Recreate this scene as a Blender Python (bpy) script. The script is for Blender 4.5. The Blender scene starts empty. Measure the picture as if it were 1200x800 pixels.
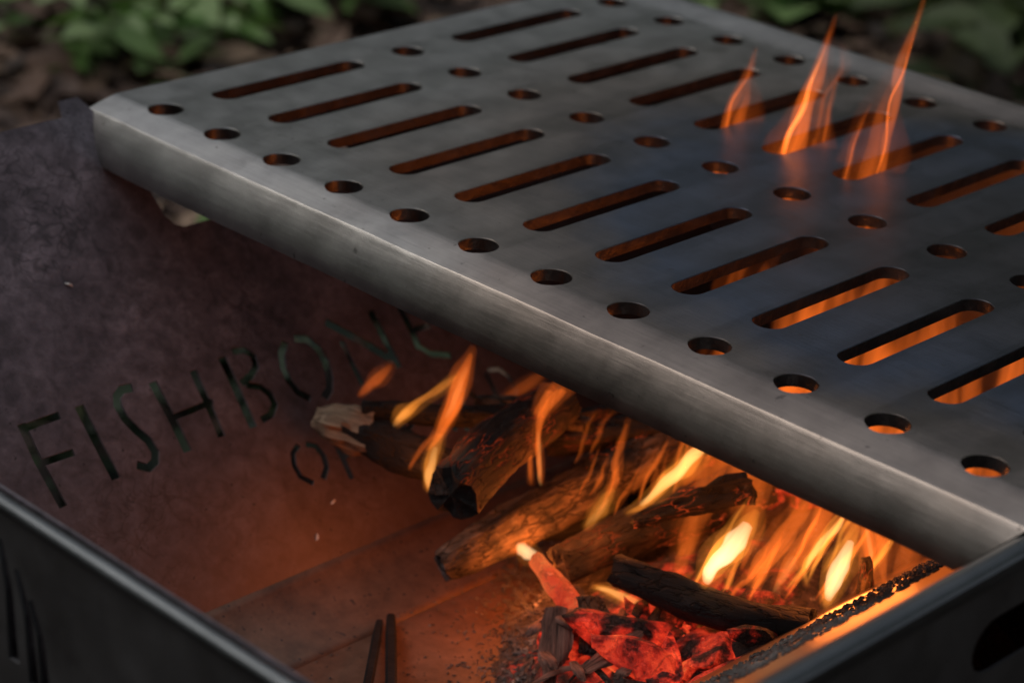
import bpy, bmesh, math, random
from mathutils import Vector, Matrix, Quaternion, noise
random.seed(7)
scene = bpy.context.scene
COL = scene.collection
PI = math.pi

# ------------------------------------------------------------------ scale and camera
S = 0.036                      # metres between two neighbouring holes of the grate
GZ = 9.0                       # height of the grate top above the ground, in the same pitch unit
ROWY = 3.69322                 # distance between two rows of holes
F = 2.77579                    # focal length / image width * 1.2
RM = Matrix(((0.70813228, 0.70372156, 0.05765977),
             (0.32885912, -0.25644977, -0.90889229),
             (-0.62482026, 0.66257791, -0.41302561)))
CU = Vector((20.13888684, -15.48596726, 8.80043127))   # camera, pitch units, grate coordinates


def V(x, y=None, z=None):
    if y is None:
        x, y, z = x
    return Vector((x * S, y * S, (z + GZ) * S))


cam_d = bpy.data.cameras.new('camera')
cam = bpy.data.objects.new('camera', cam_d)
COL.objects.link(cam)
right, up, back = Vector(RM[0]), -Vector(RM[1]), -Vector(RM[2])
mw = Matrix((right, up, back)).transposed().to_4x4()
mw.translation = V(CU)
cam.matrix_world = mw
cam_d.sensor_width = 36
cam_d.lens = F * 30.0
cam_d.clip_start = 0.02
cam_d.clip_end = 500
cam_d.dof.use_dof = True
cam_d.dof.focus_distance = 22.4 * S
cam_d.dof.aperture_fstop = 10.5
scene.camera = cam

# ------------------------------------------------------------------ sky, sun, exposure
SUN_EL, SUN_ROT = math.radians(51), math.radians(240)
world = bpy.data.worlds.new('World')
scene.world = world
world.use_nodes = True
wn = world.node_tree.nodes
wl = world.node_tree.links
bg = wn['Background']
sky = wn.new('ShaderNodeTexSky')
sky.sky_type = 'NISHITA'
sky.sun_disc = False
sky.sun_elevation = SUN_EL
sky.sun_rotation = SUN_ROT
sky.air_density = 1.0
sky.dust_density = 3.0
hs = wn.new('ShaderNodeHueSaturation')        # thin overcast: the blue is washed out
hs.inputs['Saturation'].default_value = 0.35
wl.new(sky.outputs['Color'], hs.inputs['Color'])
wl.new(hs.outputs['Color'], bg.inputs['Color'])
bg.inputs['Strength'].default_value = 0.14
sun_d = bpy.data.lights.new('sun', 'SUN')
sun_d.energy = 0.05
sun_d.angle = math.radians(30)
sun_d.color = (1.0, 0.93, 0.84)
sun = bpy.data.objects.new('sun', sun_d)
COL.objects.link(sun)
sdir = Vector((math.sin(SUN_ROT) * math.cos(SUN_EL), math.cos(SUN_ROT) * math.cos(SUN_EL), math.sin(SUN_EL)))
sun.rotation_euler = sdir.to_track_quat('Z', 'Y').to_euler()
vs = scene.view_settings
scene.display_settings.display_device = 'sRGB'
vs.view_transform = 'Standard'
vs.look = 'None'
vs.exposure = 0.0
vs.gamma = 1.0
vs.use_curve_mapping = False
cy = scene.cycles
cy.use_denoising = True
cy.max_bounces = 8
cy.diffuse_bounces = 4
cy.glossy_bounces = 4
cy.transparent_max_bounces = 32
cy.volume_step_rate = 0.5
cy.volume_max_steps = 256
cy.sample_clamp_indirect = 6.0


# ------------------------------------------------------------------ helpers
def ray(u, v):
    q = Vector(((u - 600) / (F * 1000), (v - 400) / (F * 1000), 1.0))
    return RM.transposed() @ q


def atz(u, v, z):
    d = ray(u, v)
    return CU + d * ((z - CU.z) / d.z)


def atd(u, v, depth):
    return CU + ray(u, v) * depth


def depth_of(P):
    return Vector(RM[2]).dot(Vector(P) - CU)


def hit(u, v, n, o):
    d = ray(u, v)
    n = Vector(n)
    return CU + d * ((Vector(o) - CU).dot(n) / d.dot(n))


def link(o, parent=None):
    COL.objects.link(o)
    if parent is not None:
        o.parent = parent
    return o


def mesh_obj(name, verts, faces, mat, parent=None, loc=None, smooth=False, sharp=None):
    me = bpy.data.meshes.new(name)
    me.from_pydata([tuple(v) for v in verts], [], faces)
    me.update()
    if mat:
        me.materials.append(mat)
    if smooth:
        me.polygons.foreach_set('use_smooth', [True] * len(me.polygons))
        if sharp:
            me.set_sharp_from_angle(angle=math.radians(sharp))
    o = bpy.data.objects.new(name, me)
    if loc is not None:
        o.location = loc
    return link(o, parent)


def tag(o, label=None, cat=None, group=None, kind=None):
    if label:
        o['label'] = label
    if cat:
        o['category'] = cat
    if group:
        o['group'] = group
    if kind:
        o['kind'] = kind
    return o


def empty(name, loc, label, cat, group=None):
    o = bpy.data.objects.new(name, None)
    o.location = loc
    o.empty_display_size = 0.02
    link(o)
    return tag(o, label, cat, group)


def fix_normals(me):
    bm = bmesh.new()
    bm.from_mesh(me)
    bmesh.ops.recalc_face_normals(bm, faces=bm.faces)
    bm.to_mesh(me)
    bm.free()


def bake(o):
    """apply the modifiers of a mesh object, data level only"""
    dg = bpy.context.evaluated_depsgraph_get()
    dg.update()
    me = bpy.data.meshes.new_from_object(o.evaluated_get(dg))
    o.modifiers.clear()
    o.data = me
    return o


def prism(poly, z0, z1):
    """closed polygon (list of 2-d points) extruded between two heights"""
    n = len(poly)
    vs_ = [(p[0], p[1], z0) for p in poly] + [(p[0], p[1], z1) for p in poly]
    fs = [list(range(n))[::-1], list(range(n, 2 * n))]
    for i in range(n):
        j = (i + 1) % n
        fs.append([i, j, n + j, n + i])
    return vs_, fs


def merge(parts):
    vs_, fs = [], []
    for v, f in parts:
        b = len(vs_)
        vs_ += v
        fs += [[i + b for i in q] for q in f]
    return vs_, fs


def capsule(x, y0, y1, r, n=10):
    pts = []
    for i in range(n + 1):
        a = PI * i / n
        pts.append((x + r * math.cos(a), y1 + r * math.sin(a)))
    for i in range(n + 1):
        a = PI + PI * i / n
        pts.append((x + r * math.cos(a), y0 + r * math.sin(a)))
    return pts


def circle(x, y, r, n=24):
    return [(x + r * math.cos(2 * PI * i / n), y + r * math.sin(2 * PI * i / n)) for i in range(n)]


def cut(o, parts):
    v, f = merge(parts)
    c = mesh_obj('cutter', v, f, None)
    fix_normals(c.data)
    c.matrix_world = o.matrix_world
    fix_normals(o.data)
    m = o.modifiers.new('cut', 'BOOLEAN')
    m.operation = 'DIFFERENCE'
    m.solver = 'EXACT'
    m.use_self = True
    m.object = c
    bake(o)
    bpy.data.objects.remove(c)


def solid_rect(u0, u1, v0, v1, z0, z1):
    return prism([(u0, v0), (u1, v0), (u1, v1), (u0, v1)], z0, z1)


# ------------------------------------------------------------------ materials
class N:
    """tiny node builder"""
    def __init__(self, name):
        self.m = bpy.data.materials.new(name)
        self.m.use_nodes = True
        self.t = self.m.node_tree
        self.t.nodes.clear()
        self.out = self.t.nodes.new('ShaderNodeOutputMaterial')

    def n(self, kind, **kw):
        o = self.t.nodes.new('ShaderNode' + kind)
        for k, v in kw.items():
            setattr(o, k, v)
        return o

    def l(self, a, b):
        self.t.links.new(a, b)

    def coord(self, which='Object', scale=(1, 1, 1), rot=(0, 0, 0)):
        c = self.n('TexCoord')
        m = self.n('Mapping')
        m.inputs['Scale'].default_value = scale
        m.inputs['Rotation'].default_value = rot
        self.l(c.outputs[which], m.inputs['Vector'])
        return m.outputs['Vector']

    def noise(self, vec, scale, detail=4, rough=0.5, dist=0.0):
        x = self.n('TexNoise')
        x.inputs['Scale'].default_value = scale
        x.inputs['Detail'].default_value = detail
        x.inputs['Roughness'].default_value = rough
        x.inputs['Distortion'].default_value = dist
        self.l(vec, x.inputs['Vector'])
        return x.outputs['Fac']

    def ramp(self, fac, stops):
        r = self.n('ValToRGB')
        el = r.color_ramp.elements
        while len(el) < len(stops):
            el.new(0.5)
        for e, (p, c) in zip(el, stops):
            e.position = p
            e.color = (*c, 1) if len(c) == 3 else c
        self.l(fac, r.inputs['Fac'])
        return r.outputs['Color']

    def math(self, op, a, b=None, clamp=False):
        x = self.n('Math', operation=op)
        x.use_clamp = clamp
        for i, q in enumerate((a, b)):
            if q is None:
                continue
            if isinstance(q, (int, float)):
                x.inputs[i].default_value = q
            else:
                self.l(q, x.inputs[i])
        return x.outputs[0]

    def mix(self, fac, a, b, blend='MIX'):
        x = self.n('MixRGB', blend_type=blend)
        for i, q in enumerate((fac, a, b)):
            if isinstance(q, (int, float)):
                x.inputs[i].default_value = q
            elif isinstance(q, tuple):
                x.inputs[i].default_value = (*q, 1)
            else:
                self.l(q, x.inputs[i])
        return x.outputs[0]

    def bump(self, h, strength, dist=0.001):
        b = self.n('Bump')
        b.inputs['Strength'].default_value = strength
        b.inputs['Distance'].default_value = dist
        self.l(h, b.inputs['Height'])
        return b.outputs['Normal']

    def pbsdf(self, color, rough=0.5, metal=0.0, normal=None, emis=None, estr=None, spec=None):
        p = self.n('BsdfPrincipled')
        for nm, q in (('Base Color', color), ('Roughness', rough), ('Metallic', metal),
                      ('Emission Color', emis), ('Emission Strength', estr), ('Specular IOR Level', spec)):
            if q is None:
                continue
            if isinstance(q, (int, float)):
                p.inputs[nm].default_value = q
            elif isinstance(q, tuple):
                p.inputs[nm].default_value = (*q, 1)
            else:
                self.l(q, p.inputs[nm])
        if normal is not None:
            self.l(normal, p.inputs['Normal'])
        self.l(p.outputs[0], self.out.inputs['Surface'])
        return p


def mat_grate():
    k = N('heat_tinted_steel')
    v = k.coord('Object', (1 / S, 1 / S, 1 / S))
    sep = k.n('SeparateXYZ')
    k.l(v, sep.inputs[0])
    # distance from the hottest place, wobbled
    big = k.noise(v, 0.35, 4, 0.55)
    dx = k.math('MULTIPLY', k.math('SUBTRACT', sep.outputs[0], 8.6), 0.8)
    dy = k.math('SUBTRACT', sep.outputs[1], 4.0)
    d = k.math('SQRT', k.math('ADD', k.math('MULTIPLY', dx, dx), k.math('MULTIPLY', dy, dy)))
    d = k.math('ADD', d, k.math('MULTIPLY', k.math('SUBTRACT', big, 0.5), 3.2))
    d = k.math('DIVIDE', d, 8.0, True)
    tint = k.ramp(d, [(0.0, (0.09, 0.08, 0.08)), (0.22, (0.10, 0.095, 0.105)), (0.40, (0.095, 0.11, 0.15)),
                      (0.50, (0.19, 0.155, 0.135)), (0.62, (0.30, 0.25, 0.215)), (0.78, (0.36, 0.34, 0.315)), (1.0, (0.38, 0.37, 0.355))])
    vs2 = k.coord('Object', (1.2 / S, 30 / S, 10 / S))
    scr = k.noise(vs2, 1.0, 6, 0.65)
    blot = k.noise(v, 2.2, 6, 0.6)
    col = k.mix(0.32, tint, k.ramp(blot, [(0.3, (0.16, 0.15, 0.14)), (0.62, (0.55, 0.55, 0.54))]), 'OVERLAY')
    col = k.mix(0.18, col, k.ramp(scr, [(0.35, (0.2, 0.2, 0.2)), (0.65, (0.62, 0.62, 0.62))]), 'OVERLAY')
    smoke = k.ramp(k.math('SUBTRACT', k.noise(v, 0.8, 6, 0.65, 0.4), k.math('MULTIPLY', d, 0.16)), [(0.46, (0, 0, 0)), (0.66, (0.42, 0.42, 0.42))])
    col = k.mix(smoke, col, (0.045, 0.04, 0.038))
    spot = k.noise(v, 9.0, 2, 0.5)
    col = k.mix(k.ramp(spot, [(0.70, (0, 0, 0)), (0.76, (0.6, 0.6, 0.6))]), col, (0.06, 0.05, 0.045))
    ro = k.math('ADD', 0.22, k.math('MULTIPLY', blot, 0.20))
    h = k.math('ADD', k.math('MULTIPLY', scr, 0.5), k.math('MULTIPLY', k.noise(v, 0.9, 3, 0.5), 2.6))
    k.pbsdf(col, ro, 1.0, k.bump(h, 0.10, 0.0015))
    return k.m


def mat_panel(name='fire_stained_steel', darkened=False):
    """the fire-stained steel of the pit: purple-grey scale with crazed rings and sooty specks"""
    k = N(name)
    v = k.coord('Object', (1 / S, 1 / S, 1 / S))
    def loops(sc_, w):
        q = k.noise(v, sc_, 1.5, 0.5, 0.9)
        return k.ramp(k.math('ABSOLUTE', k.math('SUBTRACT', q, 0.5)), [(0.0, (0, 0, 0)), (w, (1, 1, 1))])
    crack = k.mix(1.0, loops(1.9, 0.022), loops(3.7, 0.03), 'MULTIPLY')
    where = k.ramp(k.noise(v, 0.55, 3, 0.5), [(0.45, (0, 0, 0)), (0.62, (1, 1, 1))])
    cloud = k.noise(v, 1.1, 8, 0.68, 0.3)
    base = k.ramp(cloud, [(0.28, (0.05, 0.040, 0.045)), (0.5, (0.105, 0.088, 0.097)), (0.72, (0.19, 0.165, 0.18))])
    fine = k.noise(v, 7.0, 6, 0.7)
    base = k.mix(0.55, base, k.ramp(fine, [(0.3, (0.25, 0.25, 0.25)), (0.7, (0.75, 0.75, 0.75))]), 'OVERLAY')
    mott = k.noise(v, 4.6, 4, 0.6, 0.8)
    base = k.mix(0.5, base, k.ramp(mott, [(0.36, (0.22, 0.21, 0.21)), (0.62, (0.74, 0.73, 0.75))]), 'OVERLAY')
    cr = k.mix(where, (1, 1, 1), crack)
    base = k.mix(0.55, base, cr, 'MULTIPLY')
    if darkened:
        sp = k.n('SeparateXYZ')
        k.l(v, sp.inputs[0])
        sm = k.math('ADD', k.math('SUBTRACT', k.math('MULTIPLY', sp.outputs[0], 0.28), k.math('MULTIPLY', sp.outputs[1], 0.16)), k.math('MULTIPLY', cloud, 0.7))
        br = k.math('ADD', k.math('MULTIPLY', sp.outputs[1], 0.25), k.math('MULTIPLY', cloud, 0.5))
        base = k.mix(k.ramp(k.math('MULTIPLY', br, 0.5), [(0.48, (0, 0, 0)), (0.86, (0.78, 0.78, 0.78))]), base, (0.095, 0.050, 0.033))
        base = k.mix(k.ramp(sm, [(0.30, (0, 0, 0)), (0.95, (0.92, 0.92, 0.92))]), base, (0.014, 0.012, 0.012))  # near-black toward the far end and upper edge of the panel
    speck = k.ramp(k.noise(v, 14.0, 2, 0.5), [(0.68, (0, 0, 0)), (0.72, (1, 1, 1))])
    base = k.mix(k.math('MULTIPLY', speck, 0.75), base, (0.02, 0.015, 0.015))
    ro = k.math('ADD', 0.38, k.math('MULTIPLY', cloud, 0.3))
    h = k.math('ADD', k.math('MULTIPLY', cloud, 1.2), k.math('MULTIPLY', fine, 0.5))
    k.pbsdf(base, ro, 0.35, k.bump(h, 0.16, 0.0015))
    return k.m


def mat_plain_steel(name, col, rough):
    k = N(name)
    v = k.coord('Object', (1 / S, 1 / S, 1 / S))
    c = k.noise(v, 1.3, 6, 0.6)
    cc = k.ramp(c, [(0.3, tuple(q * 0.6 for q in col)), (0.7, col)])
    k.pbsdf(cc, k.math('ADD', rough, k.math('MULTIPLY', c, 0.2)), 1.0, k.bump(c, 0.15, 0.001))
    return k.m


def mat_char(name, lo, hi, bark=0.0, hot=0.0, ash=0.3):
    """charred wood: split black blocks, brown where the bark is left, glowing splits when hot"""
    k = N(name)
    v = k.coord('Object', (1, 1, 1))
    ve = k.coord('Object', (60, 60, 17))
    vo = k.n('TexVoronoi', feature='DISTANCE_TO_EDGE')
    vo.inputs['Scale'].default_value = 4.0
    warp = k.n('TexNoise')
    warp.inputs['Scale'].default_value = 6.0
    k.l(ve, warp.inputs['Vector'])
    k.l(k.mix(0.35, ve, warp.outputs['Color'], 'ADD'), vo.inputs['Vector'])
    split = k.ramp(vo.outputs['Distance'], [(0.0, (0, 0, 0)), (0.10, (1, 1, 1))])
    glow = k.ramp(vo.outputs['Distance'], [(0.0, (1, 1, 1)), (0.045, (0, 0, 0))])
    fib = k.noise(k.coord('Object', (300, 300, 22)), 1.0, 6, 0.7)
    blot = k.noise(v, 60, 5, 0.6)
    col = k.ramp(fib, [(0.3, lo), (0.7, hi)])
    col = k.mix(k.ramp(blot, [(0.62 - bark * 0.35, (0, 0, 0)), (0.75 - bark * 0.25, (1, 1, 1))]), (0.012, 0.011, 0.011), col)
    ashm = k.ramp(k.noise(v, 130, 6, 0.7), [(0.58, (0, 0, 0)), (0.75, (ash, ash, ash))])
    col = k.mix(ashm, col, (0.32, 0.31, 0.31))
    col = k.mix(0.6, col, split, 'MULTIPLY')
    h = k.math('ADD', k.math('MULTIPLY', split, 0.8), k.math('MULTIPLY', fib, 0.7))
    if hot > 0:
        inv = glow
        hm = k.ramp(k.noise(v, 45, 3, 0.5), [(0.42, (0, 0, 0)), (0.62, (1, 1, 1))])
        es = k.math('MULTIPLY', k.math('MULTIPLY', inv, hm), hot)
        k.pbsdf(col, 0.85, 0.0, k.bump(h, 0.9, 0.003), (1.0, 0.10, 0.02), es)
    else:
        k.pbsdf(col, 0.85, 0.0, k.bump(h, 0.9, 0.003))
    return k.m


def mat_ember(name, strength, seed, spot=None, bias=0.0):
    """glowing coal: red heat under a broken skin of ash; spot: (x, y, z, radius) in metres where a whole heap is hot"""
    k = N(name)
    c = k.n('TexCoord')
    oi = k.n('ObjectInfo')
    av = k.n('VectorMath', operation='ADD')
    k.l(c.outputs['Object'], av.inputs[0])
    k.l(oi.outputs['Location'], av.inputs[1])
    v = av.outputs[0]
    a = k.noise(v, 34 + seed, 4, 0.55, 0.4)
    fine = k.noise(v, 260, 5, 0.7, 0.5)
    a2 = k.math('ADD', a, k.math('MULTIPLY', k.math('SUBTRACT', oi.outputs['Random'], 0.5), 0.30))
    a2 = k.math('ADD', a2, k.math('MULTIPLY', k.math('SUBTRACT', fine, 0.5), 0.20))
    a2 = k.math('ADD', a2, bias)
    if spot:
        sep = k.n('VectorMath', operation='DISTANCE')
        g = k.n('NewGeometry')
        k.l(g.outputs['Position'], sep.inputs[0])
        sep.inputs[1].default_value = spot[:3]
        dd = k.math('DIVIDE', sep.outputs['Value'], spot[3])
        a2 = k.math('SUBTRACT', a2, k.math('MULTIPLY', k.math('SUBTRACT', dd, 0.6), 0.45))
    e = k.ramp(a2, [(0.38, (0.0, 0.0, 0.0)), (0.46, (0.07, 0.0025, 0.001)), (0.55, (0.42, 0.016, 0.006)), (0.68, (0.85, 0.06, 0.018)), (0.86, (1.0, 0.20, 0.05))])
    crk = k.n('TexVoronoi', feature='DISTANCE_TO_EDGE')
    crk.inputs['Scale'].default_value = 60
    k.l(k.mix(0.05, v, fine, 'ADD'), crk.inputs['Vector'])
    seam = k.ramp(crk.outputs['Distance'], [(0.0, (0.12, 0.12, 0.12)), (0.07, (1, 1, 1))])
    e = k.mix(0.75, e, seam, 'MULTIPLY')
    base = k.ramp(fine, [(0.4, (0.010, 0.008, 0.007)), (0.62, (0.055, 0.04, 0.034)), (0.74, (0.22, 0.20, 0.19))])
    k.pbsdf(base, 0.9, 0.0, k.bump(k.math('ADD', a, fine), 0.8, 0.002), e, strength)
    return k.m


def mat_flame(name, color, strength, z_lo, z_hi, streak=0.5, base_fade=0.08):
    """flame gas: a volume that only gives off light; no surface"""
    k = N(name)
    c = k.n('TexCoord')
    sep = k.n('SeparateXYZ')
    k.l(c.outputs['Object'], sep.inputs[0])
    m = k.n('Mapping')
    m.inputs['Scale'].default_value = (26, 26, 2.2)
    oi = k.n('ObjectInfo')
    av = k.n('VectorMath', operation='ADD')
    k.l(c.outputs['Object'], m.inputs['Vector'])
    k.l(m.outputs['Vector'], av.inputs[0])
    k.l(oi.outputs['Location'], av.inputs[1])
    n = k.noise(av.outputs[0], 1.0, 2, 0.5, 0.3)
    st = k.ramp(n, [(0.36, (1 - streak,) * 3), (0.62, (1 + streak * 0.0,) * 3)])
    g = k.ramp(sep.outputs[2], [(0.0, (z_lo * base_fade,) * 3), (0.10, (z_lo,) * 3), (0.55, ((z_lo + z_hi) / 2,) * 3), (1.0, (z_hi,) * 3)])
    e = k.n('Emission')
    e.inputs['Color'].default_value = (*color, 1)
    k.l(k.math('MULTIPLY', k.math('MULTIPLY', st, g), strength), e.inputs['Strength'])
    k.l(e.outputs[0], k.out.inputs['Volume'])
    k.m.volume_intersection_method = 'FAST' if hasattr(k.m, 'volume_intersection_method') else None
    return k.m


def mat_simple(name, stops, scale, rough=0.8, bump=0.3, detail=6, trans=0.0, spec=0.5):
    k = N(name)
    v = k.coord('Object', (1, 1, 1))
    a = k.noise(v, scale, detail, 0.6)
    p = k.pbsdf(k.ramp(a, stops), rough, 0.0, k.bump(a, bump, 0.004), spec=spec)
    if trans:
        p.inputs['Subsurface Weight'].default_value = trans
    return k.m


M_GRATE = mat_grate()
M_PANEL = mat_panel()
def mat_floor():
    k = N('burnt_floor_steel')
    v = k.coord('Object', (1 / S, 1 / S, 1 / S))
    a = k.noise(v, 0.9, 8, 0.65, 0.3)
    f = k.noise(v, 6.0, 6, 0.7)
    col = k.ramp(a, [(0.28, (0.045, 0.022, 0.014)), (0.5, (0.095, 0.048, 0.030)), (0.72, (0.15, 0.082, 0.055))])
    col = k.mix(0.5, col, k.ramp(f, [(0.3, (0.22, 0.22, 0.22)), (0.7, (0.78, 0.78, 0.78))]), 'OVERLAY')
    sp = k.ramp(k.noise(v, 12.0, 2, 0.5), [(0.66, (0, 0, 0)), (0.70, (1, 1, 1))])
    col = k.mix(k.math('MULTIPLY', sp, 0.8), col, (0.012, 0.01, 0.01))
    k.pbsdf(col, k.math('ADD', 0.45, k.math('MULTIPLY', a, 0.3)), 0.15, k.bump(k.math('ADD', a, f), 0.2, 0.0015), spec=0.35)
    return k.m


M_FLOOR = mat_floor()
M_OUTER = mat_plain_steel('outer_steel', (0.24, 0.24, 0.245), 0.42)
M_RIM = mat_plain_steel('rim_steel', (0.15, 0.16, 0.165), 0.34)


# ------------------------------------------------------------------ setting: ground
def ground_h(x, y):
    return 0.012 * noise.noise(Vector((x * 2.2, y * 2.2, 0))) + 0.006 * noise.noise(Vector((x * 9, y * 9, 3)))


def build_ground():
    k = N('forest_soil')
    v = k.coord('Object', (1, 1, 1))
    a = k.noise(v, 9, 8, 0.65)
    b = k.noise(v, 55, 6, 0.7)
    col = k.ramp(a, [(0.3, (0.012, 0.009, 0.007)), (0.5, (0.035, 0.024, 0.018)), (0.7, (0.075, 0.05, 0.038))])
    col = k.mix(0.5, col, k.ramp(b, [(0.3, (0.2, 0.2, 0.2)), (0.7, (0.8, 0.8, 0.8))]), 'OVERLAY')
    k.pbsdf(col, 0.95, 0.0, k.bump(b, 0.7, 0.02))
    xs = []
    t = 0.0
    q = [-60, -30, -15, -8] + [-4.5 + i * 0.09 for i in range(101)] + [8, 15, 30, 60]
    vs_, fs = [], []
    n = len(q)
    for y in q:
        for x in q:
            r = math.hypot(x, y)
            vs_.append((x, y, ground_h(x, y) * (1 if r < 6 else 4)))
    for j in range(n - 1):
        for i in range(n - 1):
            fs.append((j * n + i, j * n + i + 1, (j + 1) * n + i + 1, (j + 1) * n + i))
    o = mesh_obj('forest_ground', vs_, fs, k.m, smooth=True)
    tag(o, kind='structure')


build_ground()


# ------------------------------------------------------------------ the fire pit
PIT = empty('fire_pit', V(5.5, 0.8, -9),
            'dark stained steel fire pit with sloping sides and lettering cut through its far side panel', 'fire pit')
SL = math.atan(0.92)                         # slope of the side panels from vertical
LX, RX, AY, DY = -0.66, 11.86, -6.55, 8.25   # rims in pitch units
RIMZ = -0.10
FLZ = -4.60
SLB = math.atan(1.08)                       # the right panel leans out more
TH = 0.03                                    # sheet thickness
PLEN = (RIMZ - FLZ) / math.cos(SL)           # length of the slope


def child_local(o):
    """child placed in world coordinates under PIT"""
    o.parent = PIT
    o.matrix_parent_inverse = Matrix.Translation(-PIT.location)


# lettered panel: local u = along y, v = down the slope, w = outward normal into the pit
PO = Vector((LX, 0, RIMZ))
PU = Vector((0, 1, 0))
PV = Vector((math.sin(SL), 0, -math.cos(SL)))
PW = Vector((math.cos(SL), 0, math.sin(SL)))


def wall_uv(px, py):
    P = hit(px, py, PW, PO) - PO
    return (P.dot(PU), P.dot(PV))


def stroke(pts, w, taper=0.0):
    """outline of a polyline stroke given in panel coordinates"""
    L, R = [], []
    n = len(pts)
    for i, p in enumerate(pts):
        a = Vector(pts[max(i - 1, 0)])
        b = Vector(pts[min(i + 1, n - 1)])
        d = (b - a).normalized()
        ww = w * (1 - taper * i / max(1, n - 1))
        nn = Vector((-d.y, d.x)) * ww / 2
        e = Vector((0, 0))
        if i == 0:
            e = -d * w * 0.25
        if i == n - 1:
            e = d * w * 0.25
        L.append(Vector(p) + nn + e)
        R.append(Vector(p) - nn + e)
    return [(q.x, q.y) for q in L + R[::-1]]


LETTERS = [  # (width in pitch units, pixel polyline)
    (0.085, [(26, 499), (45, 540), (73, 591)]), (0.07, [(30, 501), (48, 494), (68, 487)]), (0.065, [(46, 543), (64, 537), (85, 530)]),   # F
    (0.095, [(94, 478), (114, 518), (135, 558)]),                                                                                        # I
    (0.085, [(153, 454), (143, 456), (137, 464), (138, 475), (147, 491), (161, 505), (174, 516), (182, 529), (182, 540), (174, 548), (163, 545)]),  # S
    (0.09, [(180, 450), (200, 487), (219, 526)]), (0.08, [(227, 436), (243, 471), (259, 509)]), (0.06, [(202, 489), (228, 479), (248, 470)]),   # H
    (0.09, [(261, 421), (278, 457), (296, 498)]), (0.07, [(274, 411), (287, 410), (297, 417), (300, 429), (294, 440), (284, 448)]),
    (0.07, [(290, 451), (305, 453), (316, 461), (322, 473), (318, 485), (308, 491)]),                                                  # B
    (0.075, [(334, 402), (330, 414), (332, 430), (339, 446), (349, 459), (362, 466)]),
    (0.085, [(347, 396), (360, 397), (372, 407), (381, 422), (386, 440), (386, 456), (381, 464)]),                                     # O
    (0.06, [(401, 401), (412, 424), (425, 450)]), (0.095, [(384, 378), (420, 397), (458, 420)]), (0.08, [(435, 366), (450, 395), (467, 428)]),  # N
    (0.08, [(468, 358), (480, 382), (491, 406)]), (0.065, [(482, 388), (492, 384), (503, 381)]), (0.07, [(489, 404), (506, 414), (527, 416)]), (0.06, [(470, 360), (480, 354), (490, 349)]),  # E
    (0.055, [(349, 522), (343, 531), (345, 545), (352, 558), (366, 565)]), (0.06, [(360, 520), (370, 522), (379, 533), (383, 547), (379, 559)]),  # O
    (0.06, [(391, 514), (401, 535), (412, 559)]), (0.05, [(393, 514), (404, 510), (414, 507)]), (0.05, [(401, 535), (411, 531), (420, 528)]),   # F
    (0.06, [(429, 500), (439, 521), (450, 545)]), (0.05, [(431, 500), (442, 496), (452, 493)]),                                         # F
    (0.06, [(466, 486), (476, 507), (487, 531)]), (0.05, [(468, 485), (479, 483), (485, 490), (481, 500), (476, 504)]),               # R
    (0.05, [(506, 474), (503, 486), (509, 500), (520, 508)]), (0.05, [(518, 472), (530, 480), (536, 494), (533, 503)]),               # O
    (0.055, [(541, 460), (544, 482), (548, 503)]), (0.055, [(546, 456), (558, 466), (572, 476)]),                                     # A
    (0.06, [(570, 438), (579, 456), (588, 476)]), (0.05, [(573, 433), (585, 432), (596, 440), (604, 453), (603, 464)]),               # D
]


def panel_frame(o, mirror=False):
    """matrix of a sloping side panel"""
    if not mirror:
        m = Matrix((PU, PV, PW)).transposed().to_4x4()
        m.translation = V(PO)
    else:
        pv = Vector((-math.sin(SLB), 0, -math.cos(SLB)))
        pw = Vector((-math.cos(SLB), 0, math.sin(SLB)))
        m = Matrix((PU, pv, pw)).transposed().to_4x4()
        m.translation = V(Vector((RX, 0, RIMZ)))
    o.matrix_world = m


def sc(vf):
    v, f = vf
    return [(a[0] * S, a[1] * S, a[2] * S) for a in v], f


def lettered_panel():
    v, f = sc(solid_rect(AY + 0.05, DY - 0.05, 0.0, PLEN, -TH, 0.0))
    o = mesh_obj('side_panel', v, f, mat_panel('lettered_steel', True))
    parts = []
    for i, (w, px) in enumerate(LETTERS):
        e = 0.0011 * i
        parts.append(sc(prism(stroke([wall_uv(*p) for p in px], w * 1.2), -0.3 - e, 0.2 + e)))
    # hand hole high in the panel, half under the grate lip
    a = wall_uv(178, 225)
    b = wall_uv(206, 268)
    hh = [(a[0] - 0.02, a[1] - 0.12), (b[0] - 0.06, b[1] - 0.16), (b[0] + 0.02, b[1] - 0.05), (b[0] + 0.12, b[1]),
          (b[0] + 2.6, b[1]), (b[0] + 2.75, b[1] - 0.1), (b[0] + 2.85, a[1] - 0.12)]
    parts.append(sc(prism(hh, -0.31, 0.21)))
    cut(o, parts)
    m = o.modifiers.new('bevel', 'BEVEL')
    m.width = 0.00022
    m.segments = 1
    m.limit_method = 'ANGLE'
    m.angle_limit = math.radians(50)
    bake(o)
    panel_frame(o)
    bpy.context.view_layer.update()
    child_local(o)
    o['label'] = 'stained side panel with lettering cut through it'
    return o


lettered_panel()


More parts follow.
